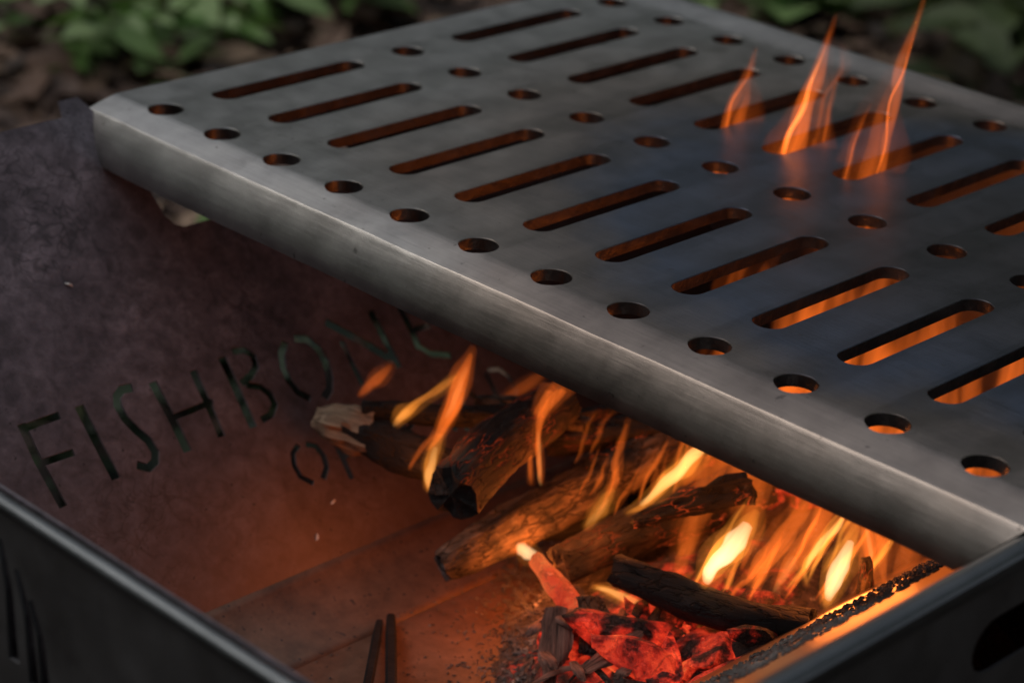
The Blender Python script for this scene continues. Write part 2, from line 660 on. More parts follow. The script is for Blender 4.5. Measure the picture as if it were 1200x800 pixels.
def right_panel():
    v, f = sc(solid_rect(AY + 0.05, DY - 0.05, 0.32, (RIMZ - FLZ) / math.cos(SLB), -TH, 0.0))
    o = mesh_obj('side_panel', v, f, mat_plain_steel('fire_side_steel', (0.24, 0.20, 0.18), 0.26))
    fix_normals(o.data)
    o.data.materials.append(mat_simple('shade_dark_underside', [(0.4, (0.03, 0.022, 0.016)), (0.6, (0.07, 0.05, 0.036))], 40, 0.9))  # underside coloured dark to stand for shade behind the hand hole
    for p in o.data.polygons:
        if p.normal.z < -0.5:
            p.material_index = 1
    panel_frame(o, True)
    bpy.context.view_layer.update()
    child_local(o)


right_panel()


def box_part(name, x0, x1, y0, y1, z0, z1, mat, bev=0.0):
    a, b = V(x0, y0, z0), V(x1, y1, z1)
    v, f = prism([(a.x, a.y), (b.x, a.y), (b.x, b.y), (a.x, b.y)], a.z, b.z)
    o = mesh_obj(name, v, f, mat)
    if bev:
        m = o.modifiers.new('bevel', 'BEVEL')
        m.width = bev * S
        m.segments = 2
        bake(o)
    child_local(o)
    return o


# floor between the feet of the two side panels
fx0 = LX + PLEN * math.sin(SL)
fx1 = RX - (RIMZ - FLZ) * math.tan(SLB)
box_part('floor_panel', fx0 - 0.05, fx1 + 0.05, AY + 0.05, DY - 0.05, FLZ - 0.14, FLZ - 0.035, M_FLOOR)


def fillet():
    """the bend where the lettered panel turns into the floor"""
    vs_, fs = [], []
    a0 = PO + PV * (PLEN - 0.42) + PW * 0.003
    c1 = Vector((fx0, 0, FLZ)) + Vector((0.0, 0, -0.01))
    b1 = Vector((fx0 + 0.75, 0, FLZ - 0.0325))
    ys = (AY + 0.06, DY - 0.06)
    n = 10
    for i in range(n + 1):
        t = i / n
        p = a0 * (1 - t) ** 2 + c1 * 2 * t * (1 - t) + b1 * t * t
        for y in ys:
            vs_.append(V(p.x, y, p.z))
    for i in range(n):
        fs.append((2 * i, 2 * i + 1, 2 * i + 3, 2 * i + 2))
    o = mesh_obj('floor_bend', vs_, fs, M_FLOOR, smooth=True)
    fix_normals(o.data)
    m = o.modifiers.new('t', 'SOLIDIFY')
    m.thickness = 0.003 * S
    m.offset = 0
    bake(o)
    child_local(o)


fillet()


def end_panel(y, ribs, name='end_panel', low=0.0):
    """trapezoid plate closing one end, feet down to the ground; ribs: cut a row of curved bone shapes"""
    pts = [(LX + 0.05 + low, RIMZ + 0.1 - low), (RX - 0.05 - low, RIMZ + 0.1 - low), (RX - 0.1, -2.2), (RX - 1.2, -5.2), (RX - 0.6, -9.1), (RX - 2.0, -9.1), (RX - 2.9, -5.6),
           (LX + 2.9, -5.6), (LX + 2.0, -9.1), (LX + 0.6, -9.1), (LX + 1.2, -5.2), (LX + 0.1, -2.2)]
    v, f = prism(pts[::-1], 0, TH * 1.1)
    v = [(a * S, b * S, c * S) for a, b, c in v]
    o = mesh_obj(name, v, f, M_OUTER)
    if ribs:
        parts = []
        for i, (poly, w) in enumerate(ribs):
            parts.append(sc(prism(stroke(poly, w, -0.9), -0.2 - 0.001 * i, 0.3 + 0.001 * i)))
        cut(o, parts)
    o.matrix_world = Matrix.Translation(V(0, y + TH * 1.1, 0)) @ Matrix.Rotation(PI / 2, 4, 'X')
    bpy.context.view_layer.update()
    child_local(o)
    return o


def apx(u, v):
    P = hit(u, v, (0, 1, 0), (0, AY, 0))
    return (P.x, P.z)


RIBS = []
for (a, b, c, w) in [((4, 632), (14, 690), (20, 770), 0.075), ((24, 668), (36, 720), (44, 800), 0.075),
                     ((40, 704), (51, 745), (58, 815), 0.07), ((-18, 600), (-8, 655), (-3, 740), 0.075), ((-42, 570), (-32, 620), (-26, 700), 0.075)]:
    RIBS.append(([apx(*a), apx(*b), apx(*c)], w))
def rib_backing():  # plate added behind the ribs so the cut-outs show dark
    pts = [(LX + 0.25, -0.25), (RX - 0.25, -0.25), (fx1 + 0.1, FLZ), (fx0 - 0.1, FLZ)]
    v, f = prism(pts[::-1], 0, TH)
    o = mesh_obj('rib_dark_backing', [(a * S, b * S, c * S) for a, b, c in v], f, M_PANEL)
    o.matrix_world = Matrix.Translation(V(0, AY + 0.4, 0)) @ Matrix.Rotation(PI / 2, 4, 'X')
    bpy.context.view_layer.update()
    child_local(o)


rib_backing()
end_panel(AY - TH, RIBS)['label'] = 'dark near end panel with curved rib cut-outs'
end_panel(DY - 0.5, None, low=0.4)
# rolled rims: a rounded bead along the near end and along the right side
def bead(name, p0, p1, r, mat, squash=0.7):
    a, b = V(*p0), V(*p1)
    d = (b - a).normalized()
    side = d.cross(Vector((0, 0, 1))).normalized()
    vs_, fs = [], []
    n, m = 12, 24
    for i in range(m + 1):
        c = a.lerp(b, i / m)
        for j in range(n):
            t = 2 * PI * j / n
            vs_.append(c + side * (r * S * math.cos(t)) + Vector((0, 0, squash * r * S * math.sin(t))))
    for i in range(m):
        for j in range(n):
            fs.append((i * n + j, i * n + (j + 1) % n, (i + 1) * n + (j + 1) % n, (i + 1) * n + j))
    fs.append(list(range(n))[::-1])
    fs.append([m * n + j for j in range(n)])
    o = mesh_obj(name, vs_, fs, mat, smooth=True, sharp=60)
    child_local(o)
    return o


bead('rim', (LX - 0.1, AY - 0.02, 0.0), (RX + 0.1, AY - 0.02, 0.0), 0.07, M_RIM, 0.9)['label'] = 'pale rounded rim of the near end panel'


def right_rim():
    """folded flange on the right side: a flat top, an outer roll and a vertical outer skirt with a hand hole"""
    x0 = RX
    prof = [(x0 - 0.34, RIMZ - 0.30), (x0 - 0.24, RIMZ - 0.17), (x0 - 0.15, RIMZ - 0.08), (x0 - 0.07, RIMZ - 0.03), (x0 - 0.01, RIMZ - 0.015), (x0 + 0.03, RIMZ - 0.03),
            (x0 + 0.05, RIMZ - 0.055), (x0 + 0.07, RIMZ - 0.047), (x0 + 0.09, RIMZ - 0.055), (x0 + 0.10, RIMZ - 0.10),
            (x0 + 0.09, RIMZ - 0.18), (x0 - 0.05, RIMZ - 0.2), (x0 - 0.28, RIMZ - 0.36)]
    ys = [AY + (DY - 0.3 - AY) * i / 20 for i in range(21)]
    vs_, fs = [], []
    n = len(prof)
    for y in ys:
        for (x, z) in prof:
            vs_.append(V(x, y, z))
    for i in range(len(ys) - 1):
        for j in range(n):
            fs.append((i * n + j, i * n + (j + 1) % n, (i + 1) * n + (j + 1) % n, (i + 1) * n + j))
    fs.append(list(range(n)))
    fs.append([(len(ys) - 1) * n + j for j in range(n)][::-1])
    o = mesh_obj('rim', vs_, fs, M_RIM, smooth=True, sharp=40)
    fix_normals(o.data)
    child_local(o)
    # skirt, local u = y, v = z
    v, f = prism([(AY + 0.02, -9.05), (DY - 0.02, -9.05), (DY - 0.02, RIMZ - 0.2), (AY + 0.02, RIMZ - 0.2)], 0, TH)
    s = mesh_obj('outer_panel', [(a * S, b * S, c * S) for a, b, c in v], f, M_OUTER)
    q = hit(1160, 765, (1, 0, 0), (RX + 0.2, 0, 0))
    hole = [(q.y + 0.24 - 0.24 * math.cos(t) if abs(t) < 9 else 0, q.z + 0.3 * math.sin(t)) for t in [PI / 2 * (i / 5 - 1) for i in range(11)]]
    hole = [(q.y + 0.3 - 0.3 * math.cos(t), q.z - 0.10 + 0.25 * math.sin(t)) for t in [PI / 2 * (i / 5 - 1) for i in range(11)]]
    hole += [(q.y + 2.6, q.z + 0.15), (q.y + 2.6, q.z - 0.35)]
    cut(s, [sc(prism(hole, -0.2, 0.4))])
    s.matrix_world = Matrix.Translation(V(RX + 0.02, 0, 0)) @ Matrix(((0, 0, 1, 0), (1, 0, 0, 0), (0, 1, 0, 0), (0, 0, 0, 1)))
    bpy.context.view_layer.update()
    child_local(s)
    s['label'] = 'dark outer skirt on the right with a rounded hand hole'


right_rim()
# locking tab of the lettered panel that stands up through the corner of the grate
def tab():
    v, f = sc(prism([(-0.92, 0.0), (-0.88, -0.2), (-0.62, -0.2), (-0.5, 0.02), (-0.5, 0.1), (-0.92, 0.1)], -TH * 0.95, -0.005))
    o = mesh_obj('locking_tab', v, f, M_PANEL)
    fix_normals(o.data)
    panel_frame(o)
    bpy.context.view_layer.update()
    child_local(o)


tab()

# ------------------------------------------------------------------ the grate
GT = 0.13   # plate thickness


def grate_mesh():
    top = [(-0.10, 0.0), (-0.15, -0.004), (-0.20, -0.015), (-0.28, -0.035), (-0.38, -0.062), (-0.47, -0.087), (-0.50, -0.096), (-0.509, -0.105), (-0.53, -0.134), (-0.56, -0.178),
           (-0.60, -0.236), (-0.64, -0.307), (-0.68, -0.386), (-0.71, -0.465), (-0.73, -0.54), (-0.735, -0.60)]
    far = [(2 * ROWY + 0.22, 0.0), (2 * ROWY + 0.30, 0.006), (2 * ROWY + 0.42, 0.022), (2 * ROWY + 0.56, 0.045), (2 * ROWY + 0.70, 0.066), (2 * ROWY + 0.75, 0.068), (2 * ROWY + 0.775, 0.05), (2 * ROWY + 0.78, 0.02)]
    prof = top[::-1] + far
    n = len(prof)
    # inner (lower) side of the sheet
    inn = []
    for i in range(n):
        a = Vector(prof[max(i - 1, 0)])
        b = Vector(prof[min(i + 1, n - 1)])
        d = (b - a).normalized()
        inn.append(Vector(prof[i]) + Vector((d.y, -d.x)) * GT)
    xs_n = 1
    vs_, fs = [], []

    def xe(z):
        k = max(0.0, -z - 0.12) * 0.95
        return -0.75 + k, 11.75 - k

    nx = 56
    for k in range(nx + 1):
        t = k / nx
        for lay in (0, 1):
            for idx, (y, z) in enumerate(prof):
                x0, x1 = xe(z)
                x = x0 + (x1 - x0) * t
                q = Vector((y, z)) if lay == 0 else inn[idx]
                bend = max(0.0, min(1.0, (-0.2 - y) / 0.25)) if y < 0 else max(0.0, min(1.0, (y - 2 * ROWY - 0.3) / 0.25))
                w = bend * (0.008 * noise.noise(Vector((x * 0.9, y, 2.0))) + 0.003 * noise.noise(Vector((x * 2.7, y * 2, 7.0))))
                vs_.append((x, q.x + w * 0.5, q.y + w))
    m = 2 * n
    for k in range(nx):
        a, b = k * m, (k + 1) * m
        for i in range(n - 1):
            fs.append((a + i, a + i + 1, b + i + 1, b + i))                         # top
            fs.append((a + n + i + 1, a + n + i, b + n + i, b + n + i + 1))         # under
        fs.append((a, b, b + n, a + n))
        fs.append((a + n - 1, a + 2 * n - 1, b + 2 * n - 1, b + n - 1))
    e = nx * m
    for i in range(n - 1):
        fs.append((i + 1, i, n + i, n + i + 1))
        fs.append((e + i, e + i + 1, e + n + i + 1, e + n + i))
    return [(a * S, b * S, c * S) for a, b, c in vs_], fs


def flared(ring):
    """cutter whose mouth opens out a little, so that every cut gets a worn edge"""
    v, f = [], []
    lv = [(-0.4, 0.0), (-0.010, 0.0), (-0.004, 0.003), (0.03, 0.030)]
    n = len(ring(0))
    for z, g in lv:
        v += [(p[0], p[1], z) for p in ring(g)]
    f.append(list(range(n))[::-1])
    f.append(list(range(3 * n, 4 * n)))
    for q in range(3):
        for i in range(n):
            j = (i + 1) % n
            f.append([q * n + i, q * n + j, (q + 1) * n + j, (q + 1) * n + i])
    return v, f


def build_grate():
    v, f = grate_mesh()
    o = mesh_obj('grate', v, f, M_GRATE)
    parts = []
    for k in range(12):
        for r in range(3):
            parts.append(sc(flared(lambda g: circle(k, r * ROWY, 0.2 + g))))
        for (a, b) in ((0.70, 2.93), (4.50, 6.72)):
            parts.append(sc(flared(lambda g: capsule(k, a + 0.17, b - 0.17, 0.17 + g))))
    cut(o, parts)
    me = o.data
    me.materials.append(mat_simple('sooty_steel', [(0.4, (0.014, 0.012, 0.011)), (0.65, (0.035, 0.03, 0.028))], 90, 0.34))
    for p in me.polygons:                       # sooty inside the cuts and all over the under side
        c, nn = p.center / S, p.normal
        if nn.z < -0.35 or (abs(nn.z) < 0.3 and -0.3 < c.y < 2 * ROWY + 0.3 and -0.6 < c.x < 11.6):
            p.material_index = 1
    me.polygons.foreach_set('use_smooth', [abs(p.normal.z) < 0.9996 and p.area > 2e-7 for p in me.polygons])
    me.set_sharp_from_angle(angle=math.radians(22))
    o.matrix_world = Matrix.Translation(V(0, 0, 0))
    tag(o, 'slotted steel cooking grate with round holes and a rolled lip lying on the pit', 'grate')
    return o


build_grate()


# ------------------------------------------------------------------ wood
def wood_mesh(path, radii, seed, rough=0.12, nseg=20, sub=10, flat=1.0, taper_ends=True):
    """irregular stick through the path (pitch units, relative to the first point)"""
    pts = []
    rr = []
    for i in range(len(path) - 1):
        for s in range(sub):
            t = s / sub
            pts.append(Vector(path[i]).lerp(Vector(path[i + 1]), t))
            rr.append(radii[i] * (1 - t) + radii[i + 1] * t)
    pts.append(Vector(path[-1]))
    rr.append(radii[-1])
    # smooth the path
    for _ in range(3):
        pts = [pts[0]] + [(pts[i - 1] + pts[i] * 2 + pts[i + 1]) / 4 for i in range(1, len(pts) - 1)] + [pts[-1]]
    axis = (pts[-1] - pts[0]).normalized()
    q = axis.to_track_quat('Z', 'Y').inverted()
    pts = [q @ p for p in pts]
    vs_, fs = [], []
    for i, (p, r) in enumerate(zip(pts, rr)):
        for j in range(nseg):
            t = 2 * PI * j / nseg
            dv = Vector((math.cos(t), math.sin(t) * flat, 0))
            nz = noise.noise(Vector((dv.x * 1.3 + seed * 7.1, dv.y * 1.3, p.z * 1.4))) + 0.5 * noise.noise(Vector((dv.x * 3.5 + seed, dv.y * 3.5, p.z * 5)))
            nz += 0.55 * abs(noise.noise(Vector((dv.x * 5.5 + seed * 3, dv.y * 5.5, p.z * 1.1)))) - 0.2
            k = 1 + rough * 2.2 * nz
            end = noise.noise(Vector((dv.x * 2 + seed, dv.y * 2, seed * 3.3))) * r * 0.35 if i in (0, len(pts) - 1) else 0
            vs_.append((p + dv * r * k + Vector((0, 0, end))) * S)
    m = len(pts)
    for i in range(m - 1):
        for j in range(nseg):
            fs.append((i * nseg + j, i * nseg + (j + 1) % nseg, (i + 1) * nseg + (j + 1) % nseg, (i + 1) * nseg + j))
    caps = []
    for base, flip in ((0, True), ((m - 1) * nseg, False)):
        ring = [Vector(vs_[base + j]) for j in range(nseg)]
        c = sum(ring, Vector()) / nseg
        cv, cf = [c + Vector((0, 0, (0.03 if not flip else -0.03) * S))], []
        mid = [c.lerp(x, 0.55) + Vector((0, 0, S * 0.06 * noise.noise(x * 900))) for x in ring]
        cv += mid + ring
        for j in range(nseg):
            a, b = 1 + j, 1 + (j + 1) % nseg
            A, B = 1 + nseg + j, 1 + nseg + (j + 1) % nseg
            cf += [(0, b, a), (a, b, B, A)] if flip else [(0, a, b), (a, A, B, b)]
        caps.append((cv, cf))
    return vs_, fs, caps, q


def log(name, label, cat, path, radii, seed, m_bark, m_end0, m_end1, rough=0.12, group=None, flat=1.0):
    """a stick: bark and two broken ends as parts"""
    v, f, caps, q = wood_mesh([Vector(p) - Vector(path[0]) for p in path], radii, seed, rough, flat=flat)
    e = empty(name, V(path[0]), label, cat, group)
    e.rotation_euler = q.inverted().to_euler()
    mesh_obj('bark', v, f, m_bark, e, smooth=True, sharp=70)
    mesh_obj('broken_end', caps[0][0], caps[0][1], m_end0, e)
    mesh_obj('broken_end', caps[1][0], caps[1][1], m_end1, e)
    return e


def stub(e, path, radii, seed, m):
    """bare splintered length at the end of a stick, a part of that stick"""
    v, f, caps, q = wood_mesh([Vector(p) - Vector(path[0]) for p in path], radii, seed, 0.22)
    v, f = merge([(v, f), (caps[0][0], [list(x) for x in caps[0][1]])])
    o = mesh_obj('splintered_end', v, f, m, e, smooth=True, sharp=45)
    o['label'] = 'pale bare splintered end'
    o.rotation_mode = 'QUATERNION'
    M0 = Matrix.LocRotScale(e.location, e.rotation_euler, None)
    o.matrix_parent_inverse = M0.inverted()
    o.location = V(path[0])
    o.rotation_quaternion = q.inverted()


M_CHAR = mat_char('charred_wood', (0.008, 0.0075, 0.0075), (0.028, 0.024, 0.022), 0.2, 0.0, 0.10)
M_CHARHOT = mat_char('charred_wood_glowing', (0.010, 0.009, 0.009), (0.05, 0.035, 0.03), 0.3, 1.1, 0.3)
M_BARK = mat_char('brown_bark', (0.035, 0.025, 0.018), (0.19, 0.135, 0.092), 0.7, 0.0, 0.3)
M_BARKHOT = mat_char('brown_bark_scorched', (0.025, 0.016, 0.011), (0.12, 0.075, 0.045), 0.45, 0.35, 0.12)
def mat_fresh():
    k = N('fresh_split_wood')
    a = k.noise(k.coord('Object', (420, 420, 34)), 1.0, 5, 0.65, 0.4)
    k.pbsdf(k.ramp(a, [(0.32, (0.10, 0.06, 0.038)), (0.66, (0.46, 0.31, 0.20))]), 0.85, 0.0, k.bump(a, 0.9, 0.002))
    return k.m


M_FRESH = mat_fresh()
M_ASHY = mat_char('ashy_end', (0.05, 0.045, 0.04), (0.30, 0.28, 0.27), 0.6, 0.0, 0.8)
M_EMBER = mat_ember('glowing_coal', 0.95, 0)
M_RED = mat_ember('red_hot_wood', 0.65, 5, None, 0.16)
M_EMBERHOT = mat_ember('hot_coal', 1.35, 11)
_h = V(atz(790, 760, -3.9))
M_BED = mat_ember('ember_bed', 0.8, 60, (_h.x, _h.y, _h.z, 1.9 * S))


def wood_path(spec):
    return [atz(u, v, z) for (u, v, z) in spec]


WOOD = 'sticks burning in the pit'
log('burning_stick', 'charred black stick with a pale broken end, farthest left in the fire', 'firewood',
    wood_path([(408, 497, -2.98), (445, 512, -3.02), (500, 540, -3.15), (560, 562, -3.35)]), [0.20, 0.24, 0.22, 0.2], 1, M_CHAR, M_FRESH, M_CHAR, 0.16, WOOD)
stub(bpy.data.objects['burning_stick'], wood_path([(374, 489, -3.0), (392, 495, -3.0), (420, 501, -2.99), (440, 509, -3.0)]), [0.14, 0.20, 0.235, 0.21], 31, M_FRESH)
log('burning_stick', 'short thick stick with a burnt black end pointing at the camera', 'firewood',
    wood_path([(530, 578, -2.95), (572, 535, -2.75), (655, 470, -2.5)]), [0.33, 0.35, 0.26], 22, M_BARKHOT, M_CHAR, M_CHAR, 0.09, WOOD)
log('burning_stick', 'long brown bark stick with a greyish tip reaching toward the bare floor', 'firewood',
    wood_path([(518, 664, -4.05), (600, 618, -3.75), (690, 570, -3.4), (790, 520, -3.0)]), [0.18, 0.27, 0.27, 0.22], 3, M_BARK, M_ASHY, M_CHAR, 0.13, WOOD)
log('burning_stick', 'brown scorched stick lying over the red coals in the middle of the fire', 'firewood',
    wood_path([(655, 662, -3.8), (740, 620, -3.6), (830, 585, -3.4), (900, 555, -3.2)]), [0.20, 0.24, 0.27, 0.22], 4, M_BARKHOT, M_BARK, M_CHAR, 0.16, WOOD)
log('burning_stick', 'curved black stick bowed over the glowing coals at the front right', 'firewood',
    wood_path([(722, 668, -3.4), (780, 692, -3.4), (850, 718, -3.38), (950, 732, -3.3)]), [0.17, 0.19, 0.18, 0.15], 5, M_CHAR, M_CHAR, M_CHAR, 0.12, WOOD)
log('burning_stick', 'thin dark twig lying behind the short thick stick', 'firewood',
    wood_path([(585, 484, -2.9), (660, 492, -2.9), (760, 478, -2.8)]), [0.09, 0.12, 0.1], 6, M_BARKHOT, M_CHAR, M_CHAR, 0.2, WOOD)
log('burning_stick', 'red hot cracked stick under the lip behind the long bark stick', 'firewood',
    wood_path([(690, 556, -3.3), (760, 525, -3.1), (850, 505, -2.8)]), [0.2, 0.24, 0.2], 7, M_CHARHOT, M_CHARHOT, M_CHARHOT, 0.2, WOOD)
log('burning_stick', 'dark split stick crossing above the scorched stick below the grate lip', 'firewood',
    wood_path([(742, 612, -3.15), (800, 592, -3.0), (880, 570, -2.75)]), [0.08, 0.15, 0.14], 8, M_CHARHOT, M_CHAR, M_CHAR, 0.28, WOOD)
log('burning_stick', 'black burnt stick standing upright among the flames at the far right', 'firewood',
    wood_path([(1008, 712, -3.6), (1015, 685, -3.25), (1016, 655, -2.9)]), [0.07, 0.08, 0.05], 9, M_CHARHOT, M_CHAR, M_CHAR, 0.25, WOOD)
log('burning_stick', 'burning log under the grate in the middle of the fire', 'firewood',
    wood_path([(740, 560, -3.6), (860, 480, -3.5), (980, 400, -3.3)]), [0.4, 0.45, 0.4], 10, M_CHARHOT, M_CHAR, M_CHAR, 0.16, WOOD)

log('burning_stick', 'charred thin stick running behind the curling flame toward the lip', 'firewood',
    wood_path([(425, 478, -2.75), (500, 484, -2.75), (600, 488, -2.7)]), [0.10, 0.14, 0.11], 18, M_CHAR, M_CHAR, M_CHAR, 0.2, WOOD)
log('burning_stick', 'brown split stick under the long bark stick, close to the hot cracked stick', 'firewood',
    wood_path([(640, 590, -3.9), (720, 560, -3.7), (800, 545, -3.5)]), [0.13, 0.17, 0.15], 13, M_BARK, M_ASHY, M_CHAR, 0.2, WOOD)
log('burning_stick', 'dark stick slanting down to the right between the scorched stick and the flames', 'firewood',
    wood_path([(770, 628, -3.75), (830, 610, -3.6), (905, 575, -3.3)]), [0.12, 0.15, 0.13], 14, M_CHARHOT, M_CHAR, M_CHAR, 0.22, WOOD)
log('burning_stick', 'thin brown stick touching the panel behind the leftmost charred stick', 'firewood',
    wood_path([(560, 470, -2.9), (620, 476, -2.75), (690, 500, -2.7)]), [0.07, 0.10, 0.09], 15, M_BARK, M_CHAR, M_CHAR, 0.2, WOOD)
log('burning_stick', 'stubby black stick in the gap under the long bark stick', 'firewood',
    wood_path([(625, 612, -4.0), (680, 612, -3.95), (735, 600, -3.9)]), [0.18, 0.2, 0.17], 16, M_CHAR, M_CHAR, M_CHAR, 0.18, WOOD)
log('burning_stick', 'scorched brown stick under the lip between the two orange flame ribbons', 'firewood',
    wood_path([(640, 520, -3.2), (720, 508, -3.0), (800, 500, -2.8)]), [0.14, 0.17, 0.14], 17, M_BARKHOT, M_CHAR, M_CHAR, 0.2, WOOD)


def ember_stick():
    path = wood_path([(628, 655, -3.75), (655, 690, -3.85), (700, 742, -3.95)])
    e = log('ember_stick', 'glowing red stick with a white hot tip beside the long bark stick', 'ember', path, [0.09, 0.14, 0.13], 12,
            M_RED, M_RED, M_EMBER, 0.16)
    return e


ember_stick()


# coals
def chunk_mesh(name, seed, mat):
    bm = bmesh.new()
    bmesh.ops.create_icosphere(bm, subdivisions=3, radius=1.0)
    rnd = random.Random(seed)
    planes = []
    for _ in range(10):
        d = Vector((rnd.gauss(0, 1), rnd.gauss(0, 1), rnd.gauss(0, 1))).normalized()
        planes.append((d, rnd.uniform(0.30, 0.66)))
    sx, sy, sz = rnd.uniform(1.3, 2.6), rnd.uniform(0.7, 1.2), rnd.uniform(0.5, 0.8)
    for v in bm.verts:
        for d, h in planes:
            t = v.co.dot(d)
            if t > h:
                v.co -= d * (t - h)
        v.co += v.co * (0.10 * noise.noise(v.co * 2.5 + Vector((seed, 0, 0))) + 0.05 * noise.noise(v.co * 8 + Vector((seed, 5, 0))))
        v.co = Vector((v.co.x * sx, v.co.y * sy, v.co.z * sz)) * S
    me = bpy.data.meshes.new(name)
    bm.to_mesh(me)
    bm.free()
    me.materials.append(mat)
    return me


CHUNKS = [chunk_mesh('ember', 100 + i, M_EMBER if i % 3 else M_EMBERHOT) for i in range(9)]


def rest(x, y):
    """height of what lies there: floor and heap, or the right panel"""
    return max(FLZ + bed_h(x, y), RIMZ - (RX - x) / math.tan(SLB) + 0.02)


def place_chunk(name, me, P, r, label, cat, group):
    o = bpy.data.objects.new(name, me)
    o.location = V(P)
    o.scale = (r, r, r)
    o.rotation_euler = (random.uniform(-0.6, 0.6), random.uniform(-0.6, 0.6), random.uniform(0, 6.28))
    link(o)
    return tag(o, label, cat, group)


def bed_h(x, y):
    """height of the heap of ash and coals over the pit floor (pitch units)"""
    cx, cyy = 6.9, 3.1
    d = math.hypot((x - cx) / 2.35, (y - cyy) / 3.7)
    return max(0.0, 1.05 * (1 - d ** 2.0)) + (0.10 * noise.noise(Vector((x * 2.1, y * 2.1, 0.4))) + 0.05 * noise.noise(Vector((x * 6, y * 6, 0.4)))) * max(0.0, min(1.0, 3 * (1.12 - d)))


def ember_bed():
    nx, ny = 70, 110
    x0, x1, y0, y1 = fx0 + 0.1, 9.3, -0.9, 7.0
    vs_, fs = [], []
    for j in range(ny + 1):
        for i in range(nx + 1):
            x = x0 + (x1 - x0) * i / nx
            y = y0 + (y1 - y0) * j / ny
            h = bed_h(x, y)
            vs_.append(V(x, y, FLZ - 0.05 + h) if h > 0.0 else V(x, y, FLZ - 0.06))
    for j in range(ny):
        for i in range(nx):
            a = j * (nx + 1) + i
            fs.append((a, a + 1, a + nx + 2, a + nx + 1))
    o = mesh_obj('ember_bed', [v - V(5.5, 2, FLZ) for v in vs_], fs, M_BED, smooth=True)
    o.location = V(5.5, 2, FLZ)
    tag(o, 'heap of ash and dull red coals on the pit floor under the sticks', 'ember bed', kind='stuff')


ember_bed()
EMB = 'coals glowing on the ember bed'
EL = 'glowing red coal lying on the ember bed under the sticks'
rnd = random.Random(5)
n = 0
big = [(760, 752, .36), (806, 765, .42), (722, 768, .30), (858, 770, .32), (770, 795, .34), (700, 750, .24), (820, 735, .2), (880, 755, .2), (735, 735, .2), (905, 742, .16), (680, 720, .17), (840, 800, .25), (790, 715, .2)]
BIGL = ['large red coal just under the curved black stick, centre of the coals', 'largest red coal at the bottom edge of the picture in the middle of the coals',
        'red coal behind the slanting greyish pink flake', 'large coal at the bottom right of the coals near the right panel', 'broad coal cut by the bottom edge in front of the largest coal',
        'coal beside the foot of the glowing red stick', 'coal touching the under side of the curved black stick', 'coal under the right half of the curved black stick',
        'coal between the glowing red stick and the curved black stick', 'farthest right of the large coals, below the end of the curved stick',
        'coal just behind the glowing red stick under the scorched stick', 'coal at the bottom edge right of the broad coal', 'coal in the shade under the left end of the curved black stick']
for (u, v, r), lab in zip(big, BIGL):
    P = atz(u, v, -3.85)
    P.z = rest(P.x, P.y) + r * 0.2
    P = atz(u, v, P.z)
    place_chunk('ember', CHUNKS[n % 9], P, r * 1.25, lab, 'ember', EMB)
    n += 1
for _ in range(80):
    u, v = rnd.uniform(650, 930), rnd.uniform(690, 805)
    if v < 695 + (u - 650) * 0.16:
        continue
    P = atz(u, v, -3.9)
    if P.x > 9.0 or u > 900:
        continue
    r = rnd.uniform(0.14, 0.34)
    P.z = rest(P.x, P.y) + r * 0.2
    place_chunk('ember', CHUNKS[n % 9], P, r, EL, 'ember', EMB)
    n += 1
for _ in range(16):
    x, y, r = rnd.uniform(4.9, 7.5), rnd.uniform(3.6, 6.4), rnd.uniform(0.12, 0.28)
    place_chunk('ember', CHUNKS[n % 9], Vector((x, y, rest(x, y) + r * .2)), r, EL, 'ember', EMB)
    n += 1

# splinters and bark flakes in front of the coals
def flake(name, label, pts, w, t, mat, group='bark flakes beside the coals'):
    """bent flat splinter along pixel points with heights"""
    P = [atz(*p) for p in pts]
    v, f, caps, q = wood_mesh([p - P[0] for p in P], [w * 0.45, w * 0.6, w * 0.35], len(label), 0.36, nseg=12, sub=6, flat=0.22)
    v, f = merge([(v, f), (caps[0][0], [list(x) for x in caps[0][1]]), (caps[1][0], [list(x) for x in caps[1][1]])])
    o = mesh_obj(name, v, f, mat, loc=V(P[0]), smooth=True, sharp=35)
    o.rotation_mode = 'QUATERNION'
    o.rotation_quaternion = q.inverted()
    return tag(o, label, 'bark flake', group)


def mat_fibre(name, lo, hi):
    k = N(name)
    a = k.noise(k.coord('Object', (420, 420, 40)), 1.0, 5, 0.65, 0.4)
    k.pbsdf(k.ramp(a, [(0.36, lo), (0.66, hi)]), 0.9, 0.0, k.bump(a, 0.9, 0.002))
    return k.m


M_FLAKE = mat_fibre('pinkish_bark', (0.04, 0.017, 0.012), (0.27, 0.13, 0.095))
flake('bark_flake', 'long upright pinkish bark flake left of the red coals', [(650, 712, -3.7), (652, 750, -3.9), (645, 800, -4.1)], 0.26, 0.07, M_FLAKE)
flake('bark_flake', 'small pale bark flake sticking out beside the long upright flake', [(622, 733, -3.95), (640, 722, -3.85), (655, 728, -3.8)], 0.12, 0.05, M_FLAKE)
flake('bark_flake', 'brown bark flake under the glowing red stick', [(690, 700, -3.7), (700, 725, -3.8), (690, 765, -4.0)], 0.30, 0.08, M_BARK)
flake('bark_flake', 'greyish pink flake slanting across the front of the coals', [(685, 785, -3.85), (715, 765, -3.8), (750, 740, -3.7)], 0.16, 0.06, M_FLAKE)
flake('bark_flake', 'thin bark splinter below the long upright flake at the bottom edge', [(620, 805, -4.1), (655, 785, -4.0), (690, 780, -3.9)], 0.10, 0.05, M_FLAKE)
flake('bark_flake', 'crooked brown flake at the bottom edge between the flakes and the coals', [(665, 800, -4.0), (690, 772, -3.9), (715, 800, -3.9)], 0.12, 0.05, M_BARK)
